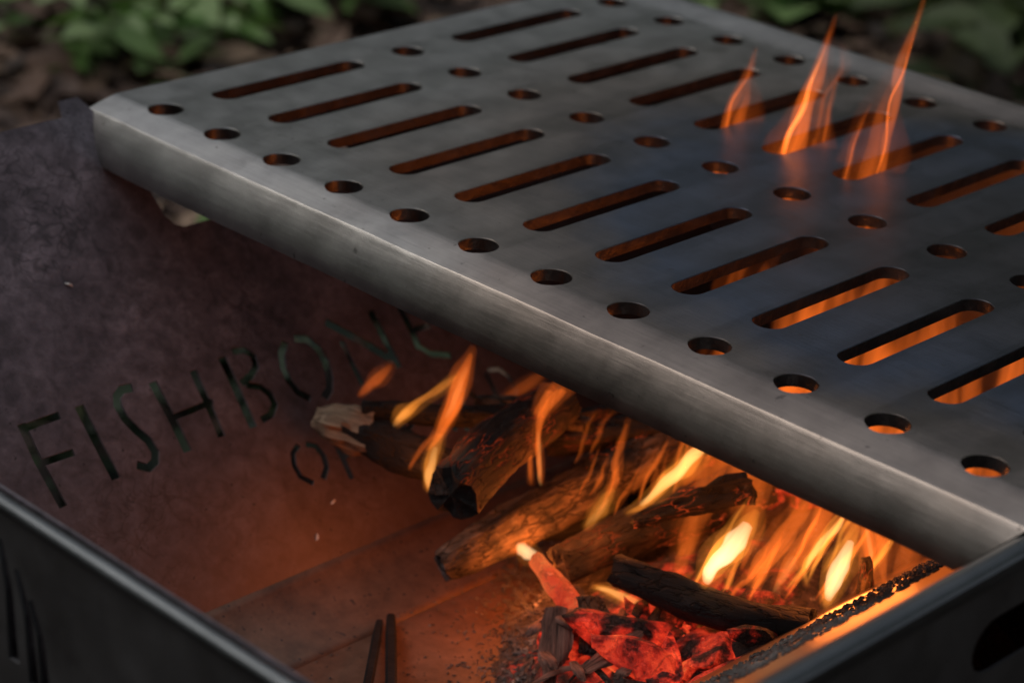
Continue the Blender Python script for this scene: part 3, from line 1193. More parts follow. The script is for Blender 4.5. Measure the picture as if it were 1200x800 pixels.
fr = random.Random(4)
for q in range(12):
    u0, v0 = fr.uniform(630, 745), fr.uniform(705, 800)
    a_, l_ = fr.uniform(0, 3.14), fr.uniform(14, 34)
    z0 = -3.95 + fr.uniform(0, 0.2)
    flake('bark_flake', 'small pinkish bark flake lying among the coals left of the large red coals', [(u0, v0, z0), (u0 + math.cos(a_) * l_ * .5, v0 + math.sin(a_) * l_ * .5, z0 + 0.05), (u0 + math.cos(a_) * l_, v0 + math.sin(a_) * l_, z0)],
          fr.uniform(0.08, 0.2), 0.05, M_FLAKE, 'small bark flakes among the coals')
flake('bark_flake', 'tiny curled splinter on the dark ash left of the upright flake', [(612, 706, -4.1), (622, 716, -4.0), (632, 720, -4.0)], 0.07, 0.04, M_BARK)


# ash grit on the floor and the panels
def grit():
    rnd = random.Random(3)
    vs_, fs = [], []

    def bit(P, nrm, r, long):
        t = nrm.orthogonal().normalized()
        t.rotate(Quaternion(nrm, rnd.uniform(0, 6.28)))
        b = nrm.cross(t)
        i = len(vs_)
        c = P + nrm * r * 0.3
        vs_.extend([V(c + t * r * long), V(c + b * r), V(c - t * r * long), V(c - b * r), V(c + nrm * r * 0.8), V(c - nrm * r * 0.4)])
        fs.extend([(i, i + 1, i + 4), (i + 1, i + 2, i + 4), (i + 2, i + 3, i + 4), (i + 3, i, i + 4), (i + 1, i, i + 5), (i + 2, i + 1, i + 5), (i + 3, i + 2, i + 5), (i, i + 3, i + 5)])

    for _ in range(1500):                       # loose ash beside the coals
        u = rnd.gauss(602, 36)
        v = rnd.uniform(620, 805)
        P = atz(u, v, FLZ)
        bit(Vector((P.x, P.y, FLZ + max(-0.03, bed_h(P.x, P.y) - 0.05))), Vector((0, 0, 1)), rnd.uniform(0.008, 0.035) * (1 if u > 590 else 0.5), rnd.uniform(1, 2.5))
    for _ in range(260):
        x, y = rnd.uniform(fx0, fx1), rnd.uniform(-6, 2.5)
        bit(Vector((x, y, FLZ - 0.03)), Vector((0, 0, 1)), rnd.uniform(0.008, 0.022), rnd.uniform(1, 2))
    for _ in range(3000):                       # cinders against the right panel
        t = 1.9 + 1.9 * rnd.random()
        y = rnd.uniform(-2.5, 6.0)
        P = Vector((RX, y, RIMZ)) + Vector((-math.sin(SLB), 0, -math.cos(SLB))) * t
        bit(P, Vector((-math.cos(SLB), 0, math.sin(SLB))), rnd.uniform(0.008, 0.034), rnd.uniform(1, 2.2))
    o = mesh_obj('ash_grit', [v - V(5.5, 0, FLZ) for v in vs_], fs, mat_simple('ash_grit', [(0.35, (0.02, 0.017, 0.016)), (0.6, (0.10, 0.08, 0.07)), (0.75, (0.4, 0.36, 0.32))], 70))
    o.location = V(5.5, 0, FLZ)
    tag(o, 'loose ash and cinders scattered over the pit floor', 'ash', kind='stuff')


grit()


# pale flecks stuck to the lettered panel
def flecks():
    m = mat_simple('pale_ash_fleck', [(0.4, (0.5, 0.47, 0.43)), (0.6, (0.7, 0.68, 0.65))], 200)
    for (px, L, ang, lab) in [((80, 334), 0.09, 1.2, 'tiny white fleck stuck to the stained panel above the lettering'),
                              ((390, 588), 0.07, 0.3, 'tiny pale fleck stuck to the panel below the second line of lettering'),
                              ((371, 629), 0.07, -0.4, 'tiny pale curl of ash low on the panel near the floor seam')]:
        P = hit(px[0], px[1], PW, PO)
        t = (PU * math.cos(ang) + PV * math.sin(ang))
        b = PW.cross(t)
        vs_, fs = [], []
        for i in range(5):
            s = i / 4 - 0.5
            c = t * L * s + b * 0.02 * math.sin(3 * s) + PW * (0.012 + 0.02 * math.cos(PI * s))
            for q in (-1, 1):
                vs_.append((c + b * 0.014 * q * math.cos(PI * s * 0.9)) * S)
                vs_.append((c + b * 0.014 * q * math.cos(PI * s * 0.9) - PW * 0.012) * S)
        for i in range(4):
            a = i * 4
            fs += [(a, a + 2, a + 6, a + 4), (a + 1, a + 5, a + 7, a + 3), (a, a + 4, a + 5, a + 1), (a + 2, a + 3, a + 7, a + 6)]
        o = mesh_obj('ash_fleck', vs_, fs, m, loc=V(P))
        fix_normals(o.data)
        tag(o, lab, 'ash fleck', 'pale flecks on the panel')


flecks()


# two-pronged iron piece on the floor, bottom edge
def prongs():
    A = atz(452, 722, FLZ + 0.05)
    e = empty('fire_tongs', V(A), 'narrow dark metal tongs with two prongs lying on the pit floor at the bottom edge', 'tongs')
    m = mat_simple('dark_iron', [(0.4, (0.006, 0.006, 0.007)), (0.7, (0.014, 0.013, 0.013))], 90, 0.8, spec=0.1)
    for (tip, end, w) in (((445, 728), (412, 905), 0.10), ((458, 722), (459, 905), 0.12)):
        a, b = atz(*tip, FLZ + 0.06), atz(*end, FLZ + 0.55)
        d = (b - a).normalized()
        s = d.cross(Vector((0, 0, 1))).normalized()
        up_ = s.cross(d)
        vs_, fs = [], []
        k = 8
        for i in range(k + 1):
            c = a.lerp(b, i / k) - A
            ww = w * (0.75 if i == 0 else 1)
            for (p, q) in ((-1, -0.6), (-0.6, -1), (0.6, -1), (1, -0.6), (1, 0.6), (0.6, 1), (-0.6, 1), (-1, 0.6)):
                vs_.append((c + s * ww * p * 0.5 + up_ * ww * 0.4 * q) * S)
        for i in range(k):
            for j in range(8):
                fs.append((i * 8 + j, i * 8 + (j + 1) % 8, (i + 1) * 8 + (j + 1) % 8, (i + 1) * 8 + j))
        fs.append(list(range(8))[::-1])
        fs.append([k * 8 + j for j in range(8)])
        o = mesh_obj('prong', vs_, fs, m, e)
        fix_normals(o.data)


prongs()


# ------------------------------------------------------------------ flames
def flame_mesh(path, widths, thick, seed, nseg=14):
    """closed tongue along a path, normalised so that its own length is 1 and its axis is +Z"""
    P0 = Vector(path[0])
    axis = Vector(path[-1]) - P0
    L = axis.length
    q = axis.normalized().to_track_quat('Z', 'Y')
    # turn the broad side toward +X/-Y so that the tongue is flattened along its other side
    qi = q.inverted()
    view = qi @ Vector((0.62, -0.66, 0.2))
    a0 = math.atan2(view.y, view.x)
    m = 22
    n = len(path)
    vs_, fs = [], []
    for i in range(m + 1):
        t = i / m
        s = t * (n - 1)
        a = min(int(s), n - 2)
        f = s - a

        def cr(g):
            p0, p1, p2, p3 = g(max(a - 1, 0)), g(a), g(a + 1), g(min(a + 2, n - 1))
            return 0.5 * (2 * p1 + (p2 - p0) * f + (2 * p0 - 5 * p1 + 4 * p2 - p3) * f * f + (3 * p1 - p0 - 3 * p2 + p3) * f ** 3)
        c = (qi @ (cr(lambda k: Vector(path[k])) - P0)) / L
        w = max(0.0, cr(lambda k: widths[k])) / L * 0.5
        if i in (0, m):
            w = 0.0008
        ph = a0 + PI / 2 + 0.5 * math.sin(t * 3 + seed)
        wob = 1 + 0.30 * noise.noise(Vector((t * 5, seed * 3.7, 0)))
        tb = 0.05 * math.sin(PI * min(1, t * 1.1))
        c = c + Vector((tb * noise.noise(Vector((t * 3.2, seed * 1.9, 4))), tb * noise.noise(Vector((t * 3.2, seed * 1.9, 9))), 0))
        ux = Vector((math.cos(ph), math.sin(ph), 0))
        uy = Vector((-math.sin(ph), math.cos(ph), 0))
        for j in range(nseg):
            th = 2 * PI * j / nseg
            rad = 1 + 0.12 * noise.noise(Vector((math.cos(th) * 1.5, math.sin(th) * 1.5, t * 3 + seed)))
            vs_.append(c + ux * (w * wob * rad * math.cos(th)) + uy * (w * thick * rad * math.sin(th)))
    for i in range(m):
        for j in range(nseg):
            fs.append((i * nseg + j, i * nseg + (j + 1) % nseg, (i + 1) * nseg + (j + 1) % nseg, (i + 1) * nseg + j))
    fs.append(list(range(nseg))[::-1])
    fs.append([m * nseg + j for j in range(nseg)])
    return vs_, fs, q, L


FLAMES = 0
ORANGE = (1.0, 0.17, 0.018)
AMBER = (1.0, 0.30, 0.035)
WHITE = (1.0, 0.52, 0.16)
HOTWHITE = (1.0, 0.68, 0.36)


def flame(label, path, widths, glow, hot=0.0, color=ORANGE, thick=0.55, mk=0.7, gain=1.0, core=(0.05, 0.75, 0.42), z=(1.0, 0.45), streak=0.55, group='tongues of flame', light=0.0):
    """one tongue of flame: an outer sheath, a denser mantle and, when hot, a bright core inside them; light: watts the fire gives here"""
    global FLAMES
    FLAMES += 1

    def layer(name, path, widths, amount, col, th, zz, stk, fade, seed):
        v, f, q, L = flame_mesh(path, widths, th, seed)
        st = 24.0 * amount / max(1e-4, sum(widths) / len(widths) * th / L)
        o = mesh_obj(name, v, f, mat_flame('flame_gas', col, st, zz[0], zz[1], stk, fade), smooth=True)
        o.rotation_mode = 'QUATERNION'
        return o, Matrix.LocRotScale(V(path[0]), q, Vector((L * S,) * 3))

    o, mo = layer('flame', path, [w * 1.08 for w in widths], glow * 0.25, color, thick, z, streak, 0.08, FLAMES)
    o.location, o.rotation_quaternion, o.scale = mo.decompose()
    tag(o, label, 'flame', group)
    inv = mo.inverted()

    def sub(t0, t1, k):
        n = 5
        cp, cw = [], []
        for i in range(n):
            t = t0 + (t1 - t0) * i / (n - 1)
            s = t * (len(path) - 1)
            a = min(int(s), len(path) - 2)
            cp.append(Vector(path[a]).lerp(Vector(path[a + 1]), s - a))
            cw.append((widths[a] * (1 - s + a) + widths[a + 1] * (s - a)) * k * (0.35 + 0.65 * math.sin(PI * (i + 0.6) / (n + 0.2))))
        return cp, cw

    cp, cw = sub(0.02, 0.93, mk)
    c, mc = layer('mantle', cp, cw, glow * 0.75 * gain, color, thick, z, streak * 0.8, 0.15, FLAMES + 30)
    c.parent = o
    c.matrix_parent_inverse = inv
    c.matrix_basis = mc
    if hot > 0:
        cp, cw = sub(core[0], core[1], core[2])
        c, mc = layer('core', cp, cw, hot * 0.6, WHITE if hot < 3.5 else HOTWHITE, thick * 0.9, (0.7, 0.35), 0.25, 0.4, FLAMES + 60)
        c.parent = o
        c.matrix_parent_inverse = inv
        c.matrix_basis = mc
    if light > 0:
        d = bpy.data.lights.new('firelight', 'POINT')
        d.energy = light
        d.color = (1.0, 0.22, 0.035)
        d.shadow_soft_size = 0.6 * S
        lo = bpy.data.objects.new('firelight', d)
        link(lo, o)
        lo.matrix_parent_inverse = inv
        lo.location = V(Vector(path[0]).lerp(Vector(path[-1]), 0.45))
    return o


def fpath(base_z, pts):
    """pixel points to a path in the upright plane that faces the camera through the base point"""
    (u, v) = pts[0]
    P = atz(u, v, base_z)
    d = depth_of(P)
    # stay in front of the lettered panel
    out = [P]
    for (u, v) in pts[1:]:
        Q = atd(u, v, d)
        W = hit(u, v, PW, PO)
        dw = depth_of(W) - 0.3
        out.append(atd(u, v, min(d, dw)))
    return out


px = 1 / 116.0   # pitch units per pixel at the fire
def fl(label, z0, pts, w, glow, **kw):
    return flame(label, fpath(z0, pts), [q * px for q in w], glow, **kw)


fl('small blurred orange flame at the tip of the leftmost stick', -2.75, [(418, 466), (432, 452), (447, 440), (462, 424)], [8, 20, 26, 14], 0.8)
fl('curling thin flame with a yellow foot on the leftmost charred stick', -2.7, [(460, 500), (475, 483), (500, 468), (525, 448), (540, 436)], [14, 22, 13, 18, 10], 0.9, hot=1.2, core=(0.0, 0.3, 0.6), color=AMBER)
fl('tall orange flame leaning right in front of the second line of lettering', -2.8, [(497, 532), (515, 505), (532, 470), (545, 435), (556, 403)], [10, 20, 30, 28, 8], 0.9, hot=0.5, core=(0.35, 0.8, 0.35))
fl('narrow flame winding down beside the burnt black end', -3.1, [(478, 552), (486, 535), (502, 516), (518, 505)], [7, 9, 11, 12], 0.7)
fl('bright yellow footed flame against the burnt end of the short thick stick', -3.2, [(503, 580), (502, 560), (508, 530), (520, 500)], [10, 24, 26, 14], 1.0, hot=2.2, core=(0.1, 0.75, 0.5), color=AMBER, light=0.045)
fl('dim orange flame behind the short stick close to the lip', -2.8, [(585, 470), (610, 455), (632, 442), (640, 432)], [12, 26, 24, 12], 0.35)
fl('thin upright flame ribbon just right of the short thick stick', -3.1, [(622, 572), (622, 540), (624, 505), (634, 475), (650, 448)], [10, 11, 11, 22, 36], 0.8)
fl('bright upright flame ribbon rising from the notch between two sticks', -3.0, [(634, 570), (632, 540), (631, 505), (642, 475), (668, 446)], [12, 14, 13, 24, 34], 1.0, hot=0.7, core=(0.0, 0.5, 0.5))
fl('faint thin flame lick left of the long bark stick and lip', -3.0, [(612, 500), (615, 480), (622, 460)], [5, 10, 8], 0.5)
fl('faint flame thread over the far end of the long bark stick', -2.9, [(672, 545), (682, 525), (688, 500), (700, 480)], [5, 8, 8, 8], 0.4)
fl('second faint flame thread under the lip near the hot cracked stick', -2.9, [(690, 535), (700, 515), (706, 495), (722, 480)], [5, 9, 9, 8], 0.4)
fl('wavy flame rising off the long bark stick below the lip', -3.1, [(712, 585), (722, 560), (722, 535), (730, 512), (737, 488)], [8, 16, 15, 14, 10], 0.7)
fl('orange flame spreading over the gap between the bark stick and the scorched stick', -3.3, [(682, 622), (697, 605), (712, 585), (722, 568)], [8, 26, 30, 14], 0.9, hot=0.7, core=(0.1, 0.7, 0.35), color=AMBER, light=0.10)
fl('low dim flame behind the bright slanting flame', -3.2, [(740, 580), (750, 560), (765, 538), (772, 520)], [8, 18, 18, 8], 0.35)
fl('bright yellow white flame slanting up to the lip in the middle', -3.1, [(728, 604), (762, 585), (790, 558), (812, 535), (832, 515)], [10, 22, 34, 42, 30], 1.1, hot=3.2, core=(0.15, 0.95, 0.55), color=AMBER)
fl('big flame with a broad white heart right of the middle', -3.2, [(822, 692), (835, 668), (858, 640), (878, 612), (892, 590)], [16, 40, 50, 40, 14], 1.1, hot=5.0, core=(0.08, 0.75, 0.62), color=AMBER)
fl('orange flame sheet right of the broad white heart', -3.3, [(872, 690), (890, 662), (915, 630), (940, 600), (958, 575)], [14, 34, 38, 34, 18], 0.8)
fl('second orange flame sheet leaning up toward the lip at right', -3.3, [(905, 695), (922, 668), (940, 640), (965, 606), (985, 580)], [14, 30, 34, 32, 18], 0.75, hot=0.8, core=(0.0, 0.4, 0.4))
fl('yellow edged curling flame left of the slim white heart', -3.25, [(945, 690), (944, 662), (958, 640), (980, 618), (996, 592)], [10, 14, 18, 20, 14], 0.9, hot=2.6, core=(0.2, 0.95, 0.5), color=AMBER)
fl('flame with a slim white heart near the right end of the fire', -3.3, [(966, 718), (974, 690), (986, 660), (998, 632), (1008, 604)], [10, 36, 42, 32, 14], 1.0, hot=4.2, core=(0.12, 0.75, 0.55), color=AMBER, light=0.20)
fl('orange flame at the right end with a forked yellow edge', -3.3, [(1008, 700), (1014, 678), (1020, 650), (1016, 620), (1010, 595)], [8, 14, 22, 26, 16], 0.8, hot=0.9, core=(0.2, 0.8, 0.3))
fl('outermost orange flame against the right panel', -3.2, [(1034, 690), (1036, 668), (1034, 640), (1026, 612)], [8, 16, 18, 12], 0.55)
rb = random.Random(8)
for q in range(16):
    u0 = rb.uniform(800, 1030)
    v0 = 690 + rb.uniform(-22, 22)
    le = rb.uniform(70, 120)
    a = rb.uniform(0.42, 0.8)
    p = []
    for t in (0, 0.33, 0.66, 1.0):
        p.append((u0 + le * t * a + rb.uniform(-5, 5), v0 - le * t))
    fl('thin orange flame ribbon in the row of flames at the right end of the fire', rb.uniform(-3.7, -3.2), p, [4, rb.uniform(8, 15), rb.uniform(7, 13), 4], rb.uniform(0.5, 1.0),
       color=rb.choice((ORANGE, AMBER)), group='thin flame ribbons at the right end')
for q in range(9):
    u0 = rb.uniform(640, 800)
    v0 = 600 - (u0 - 640) * 0.15 + rb.uniform(-30, 20)
    le = rb.uniform(45, 85)
    a = rb.uniform(0.1, 0.5)
    p = [(u0 + le * t * a + rb.uniform(-5, 5), v0 - le * t) for t in (0, 0.33, 0.66, 1.0)]
    fl('thin flickering flame ribbon among the sticks in the middle of the fire', rb.uniform(-3.3, -3.0), p, [3, rb.uniform(6, 11), rb.uniform(5, 10), 3], rb.uniform(0.3, 0.8),
       group='thin flame ribbons among the sticks')
fl('low yellow flame licking along the underside of the curved stick', -3.7, [(690, 686), (715, 692), (742, 704), (770, 714)], [12, 20, 18, 6], 1.0, hot=1.4, core=(0.1, 0.85, 0.5), color=AMBER)
fl('stubby orange flame in the hollow above the curved stick', -3.4, [(793, 682), (797, 660), (806, 640), (822, 622)], [14, 26, 24, 14], 0.7)
fl('small bright flame on top of the curved stick', -3.35, [(795, 682), (805, 676), (815, 668)], [8, 14, 8], 0.9, color=AMBER)
fl('short amber flame under the right end of the curved stick', -3.75, [(815, 733), (835, 738), (858, 742)], [6, 12, 6], 0.8, color=AMBER)
fl('white hot burst at the tip of the glowing red stick', -3.7, [(604, 636), (612, 644), (622, 650), (638, 656)], [12, 26, 30, 14], 1.6, hot=6.0, core=(0.05, 0.95, 0.75), color=AMBER, light=0.20)

# the body of the fire under the grate, seen through the slots
for i, (x, y, h, w, lab) in enumerate([
        (6.5, 3.1, 3.7, 1.5, 'flame body under the grate seen through the slots nearest the front lip'),
        (8.0, 3.4, 3.7, 1.4, 'flame body under the grate seen through the slots at the right edge'),
        (5.2, 4.0, 3.6, 1.3, 'flame body under the middle of the grate'),
        (6.6, 4.8, 3.8, 1.5, 'flame body under the grate below the three tall flames'),
        (7.8, 5.2, 3.6, 1.2, 'flame body under the right part of the grate toward the far end'),
        (5.6, 5.8, 3.2, 1.1, 'flame body under the grate toward the far end of the pit')]):
    for q in range(5):
        b = Vector((x + rb.gauss(0, 0.45), y + rb.gauss(0, 0.45), FLZ + rb.uniform(0.3, 1.0)))
        hh, ww = (h - 0.3) * rb.uniform(0.75, 1.0), w * rb.uniform(0.28, 0.5)
        flame(lab, [b, b + Vector((rb.gauss(0, 0.12), 0.1, hh * 0.33)), b + Vector((rb.gauss(0, 0.2), 0.3, hh * 0.66)), b + Vector((rb.gauss(-0.1, 0.2), 0.6, hh))],
              [ww * 0.5, ww, ww * 0.8, ww * 0.3], rb.uniform(0.09, 0.2), thick=0.7, z=(1.0, 0.7), streak=0.9, group=lab, light=(0.02 if q == 0 and i in (0, 3) else 0.0))

# three tongues that come up through the slots of the grate
def through(label, base_px, pts, w, glow, thick, hot=0.0, color=ORANGE, z=(1.0, 0.35)):
    B = atz(*base_px, 0.0)
    d = depth_of(B)
    under = B + Vector((-0.05, -0.1, -1.0))
    path = [under, B + Vector((0, 0.0, -0.05))] + [atd(u, v, d) for (u, v) in pts]
    return flame(label, path, [q / 105.0 for q in w], glow, hot=hot, color=color, thick=thick, core=(0.25, 0.85, 0.28), z=z, streak=0.5, mk=0.3, gain=0.8, group='flames rising through the grate')


through('short orange flame rising through a slot, leftmost of the three above the grate', (868, 143), [(874, 115), (881, 85), (888, 50)], [56, 60, 34, 13, 3], 0.26, 0.3)
through('tall bright orange flame through a slot, middle of the three above the grate', (938, 170), [(950, 130), (966, 80), (980, 12)], [76, 80, 46, 18, 4], 0.2, 0.3)
through('tall thin reddish flame through a slot, rightmost of the three above the grate', (1014, 197), [(1030, 150), (1053, 85), (1084, -10)], [80, 86, 58, 20, 5], 0.13, 0.3)
through('narrow bright streak along the left side of the short flame above the grate', (852, 146), [(863, 115), (876, 82), (888, 54)], [8, 11, 13, 10, 3], 0.7, 0.6)
through('bright streak through the tall middle flame above the grate', (920, 174), [(938, 128), (960, 78), (981, 14)], [16, 22, 24, 17, 4], 1.0, 0.6, hot=0.5)
through('thin bright streak on the right side of the middle flame above the grate', (966, 162), [(972, 130), (980, 100), (984, 78)], [6, 8, 8, 6, 3], 0.35, 0.6)
through('red streak at the top of the rightmost flame above the grate', (1034, 190), [(1044, 125), (1062, 70), (1086, -12)], [6, 9, 12, 13, 5], 0.6, 0.6)
through('thin streak at the left foot of the rightmost flame above the grate', (992, 202), [(1000, 170), (1012, 140), (1022, 120)], [6, 8, 9, 7, 3], 0.5, 0.6)
through('faint small flame beside the tall middle flame above the grate', (958, 150), [(970, 110), (988, 75), (986, 48)], [10, 18, 22, 18, 5], 0.14, 0.3)


# ------------------------------------------------------------------ plants and litter behind the pit
def leaf_mesh(name, w, mat, curl=0.15, tip=1.2):
    vs_, fs = [], []
    m = 8
    for i in range(m + 1):
        t = i / m
        hw = w * 0.5 * (math.sin(PI * min(1, t ** 0.8)) ** 0.75) * (1 - 0.1 * t)
        z = curl * (t - 0.5) ** 2 * -1.2
        for q in (-1, 0, 1):
            vs_.append((q * hw, t, z + abs(q) * hw * 0.25 + (0.0 if q else -0.02)))
    for i in range(m):
        for j in range(2):
            a = i * 3 + j
            fs.append((a, a + 1, a + 4, a + 3))
    me = bpy.data.meshes.new(name)
    me.from_pydata(vs_, [], fs)
    me.polygons.foreach_set('use_smooth', [True] * len(me.polygons))
    me.materials.append(mat)
    return me


def mat_leaf(name, a, b):
    k = N(name)
    oi = k.n('ObjectInfo')
    v = k.coord('Object', (1, 1, 1))
    n_ = k.noise(v, 3, 4, 0.6)
    f = k.math('ADD', k.math('MULTIPLY', n_, 0.5), k.math('MULTIPLY', oi.outputs['Random'], 0.5))
    p = k.pbsdf(k.ramp(f, [(0.25, a), (0.75, b)]), 0.6, 0.0, k.bump(n_, 0.3, 0.002))
    tr = k.n('BsdfTranslucent')
    tr.inputs['Color'].default_value = (*b, 1)
    mx = k.n('MixShader')
    mx.inputs[0].default_value = 0.3
    k.l(p.outputs[0], mx.inputs[1])
    k.l(tr.outputs[0], mx.inputs[2])
    k.l(mx.outputs[0], k.out.inputs['Surface'])
    return k.m


M_LEAF = mat_leaf('green_leaf', (0.07, 0.17, 0.02), (0.16, 0.30, 0.06))
M_LEAF2 = mat_leaf('dusty_green_leaf', (0.14, 0.25, 0.06), (0.33, 0.44, 0.20))
LEAVES = [leaf_mesh('leaf', 0.55, M_LEAF), leaf_mesh('leaf', 0.65, M_LEAF, 0.3), leaf_mesh('leaf', 0.5, M_LEAF2, 0.1), leaf_mesh('leaf', 0.7, M_LEAF2, 0.25)]
M_STEM = mat_simple('green_stem', [(0.4, (0.05, 0.07, 0.02)), (0.6, (0.10, 0.09, 0.04))], 60)


def ground_pt(u, v, z=0.0):
    P = V(atz(u, v, -GZ + z / S))
    return P


def plant(label, u, v, n, size, spread, seed, leaves=None):
    """low woodland plant: stems from one foot, pairs of oval leaves along them"""
    rnd = random.Random(seed)
    P = ground_pt(u, v)
    e = empty('ground_plant', P, label, 'plant', 'low green plants behind the pit')
    k = 0
    for s in range(n):
        a = rnd.uniform(0, 2 * PI)
        ln = spread * rnd.uniform(0.5, 1.0)
        h = rnd.uniform(0.02, 0.09)
        pts = [Vector((math.cos(a) * ln * t, math.sin(a) * ln * t, h * math.sin(PI * 0.5 * min(1, t * 1.4)))) for t in (0, 0.25, 0.5, 0.75, 1)]
        vs_, fs = [], []
        for i, p in enumerate(pts):
            for q in range(5):
                t = 2 * PI * q / 5
                r = 0.0018 * (1 - i * 0.12)
                vs_.append(p + Vector((math.cos(t) * r, math.sin(t) * r, math.sin(t + 1) * r)))
        for i in range(4):
            for q in range(5):
                fs.append((i * 5 + q, i * 5 + (q + 1) % 5, i * 5 + 5 + (q + 1) % 5, i * 5 + 5 + q))
        mesh_obj('stem', vs_, fs, M_STEM, e)
        for i, p in enumerate(pts[1:]):
            for side in (-1, 1):
                if rnd.random() < 0.12:
                    continue
                o = bpy.data.objects.new('leaf', (leaves or LEAVES)[rnd.randrange(4 if not leaves else len(leaves))])
                o.location = p
                sc_ = size * 1.5 * rnd.uniform(0.7, 1.25)
                o.scale = (sc_, sc_, sc_)
                o.rotation_euler = (rnd.uniform(-0.5, 0.35), rnd.uniform(-0.6, 0.6), a - PI / 2 + side * rnd.uniform(0.5, 1.3))
                link(o, e)
                k += 1
    return e


plant('green leafy plant at the far left edge behind the pit', 30, 85, 3, 0.034, 0.15, 1)
plant('green leafy plant above the left corner of the grate', 150, 70, 4, 0.029, 0.17, 2)
plant('dense green plant in the top left, upper of the low plants', 90, 20, 3, 0.026, 0.17, 3)
plant('green plant with pale leaves behind the left edge of the grate', 265, 45, 6, 0.031, 0.20, 4)
plant('small green plant with two broad leaves at the top near the grate edge', 405, 22, 4, 0.042, 0.08, 5)
plant('green plant at the top edge between the pale leaved plants', 215, 0, 4, 0.028, 0.19, 6)
plant('blurred green plant at the top right beside the tall middle flame', 885, 22, 7, 0.055, 0.20, 7)
plant('blurred green plant at the top edge behind the tallest flame', 1000, 10, 6, 0.055, 0.20, 8)
plant('dark blurred plant at the top right corner', 1150, 12, 5, 0.050, 0.18, 9)
plant('green plant at the top edge right of the short flame', 850, -15, 6, 0.055, 0.20, 10)


plant('green plant with raised leaves left of the pale leaved plant', 180, 55, 3, 0.025, 0.14, 13)
plant('low green plant near the left corner of the grate behind the pit rim', 130, 95, 4, 0.022, 0.08, 14)
plant('green plant at the top edge over the slotted end of the grate', 330, 20, 4, 0.028, 0.13, 15)

for lab_, (x, y) in (('green plant glimpsed through the hand hole under the grate corner', (-10.5, 11.3))),:
    e_ = plant(lab_, 100, 100, 6, 0.040, 0.05, int(70 + y))
    e_.location = V(x, y, -GZ)
    e_['group'] = 'plants seen through the cut letters'
DIM = [leaf_mesh('leaf', 0.6, mat_leaf('olive_leaf', (0.025, 0.042, 0.010), (0.07, 0.10, 0.028)))]
for lab_, u_, v_, sd_ in (('olive green plant at the far right of the ground behind the grate', 1160, 45, 81), ('low olive plant between the tallest flame and the tan leaf', 1085, 45, 82),
                          ('olive green plant in the top right corner', 1195, 5, 83), ('low olive plant at the right edge just above the grate', 1190, 105, 84), ('dim plant at the top edge right of the tallest flame', 1110, 0, 85)):
    plant(lab_, u_, v_, 5, 0.040, 0.17, sd_, DIM)
SHADE = [leaf_mesh('leaf', 0.6, mat_leaf('shaded_green_leaf', (0.007, 0.016, 0.004), (0.024, 0.048, 0.011)))]  # shaded copy of the leaves: darkened colour puts shade behind the letters
for q, (x, y) in enumerate([(-6.5, 4.5), (-7.5, 6.5), (-6.8, 8.5), (-7.6, 10.5), (-8.5, 12.5), (-5.5, 2.5)]):
    P_ = V(x, y, -GZ)
    e_ = plant(['green plant glimpsed through the first letters cut in the panel', 'green plant glimpsed through the third and fourth letters', 'green plant glimpsed through the round letter of the first line',
                'green plant behind the last letters of the first line', 'green plant behind the second line of letters', 'green plant left of the pit behind the first letter'][q], 100, 100, 4, 0.030, 0.11, 40 + q, SHADE)
    e_.location = P_
    e_['group'] = 'plants seen through the cut letters'


def litter():
    rnd = random.Random(11)
    vs_, fs = [], []
    cen = ground_pt(600, 20)

    def lf(x, y, sz):
        i = len(vs_)
        a = rnd.uniform(0, 6.28)
        tx, ty = rnd.uniform(-0.45, 0.45), rnd.uniform(-0.45, 0.45)
        z = ground_h(x, y) + 0.004 + rnd.uniform(0, 0.02)
        for (p, q, h) in ((0, -1, 0), (0.42, -0.3, .12), (0.36, 0.4, .16), (0, 1, 0), (-0.36, 0.4, .16), (-0.42, -0.3, .12), (0, 0, 0.0)):
            X, Y = p * sz, q * sz
            vs_.append((x + X * math.cos(a) - Y * math.sin(a), y + X * math.sin(a) + Y * math.cos(a), z + h * sz + X * tx + Y * ty + 0.3 * sz * abs(ty)))
        for (p, q) in ((0, 1), (1, 2), (2, 3), (3, 4), (4, 5), (5, 0)):
            fs.append((i + 6, i + p, i + q))

    for _ in range(9000):
        u, v = rnd.uniform(-350, 1550), rnd.uniform(-420, 330)
        P = ground_pt(u, v)
        lf(P.x, P.y, rnd.uniform(0.010, 0.032))
    for _ in range(2500):
        r, a = rnd.uniform(0.5, 3.5), rnd.uniform(0, 6.28)
        lf(math.cos(a) * r + 0.2, math.sin(a) * r, rnd.uniform(0.015, 0.035))
    k = N('dead_leaves')
    g = k.n('NewGeometry')
    col = k.ramp(g.outputs['Random Per Island'], [(0.0, (0.022, 0.014, 0.010)), (0.35, (0.065, 0.037, 0.025)), (0.7, (0.125, 0.072, 0.048)), (0.94, (0.18, 0.11, 0.07)), (1.0, (0.28, 0.19, 0.12))])
    k.pbsdf(col, 0.75)
    o = mesh_obj('leaf_litter', [Vector(v) - cen for v in vs_], fs, k.m, loc=cen)
    tag(o, 'brown dead leaves covering the ground around the pit', 'dead leaves', kind='stuff')


litter()


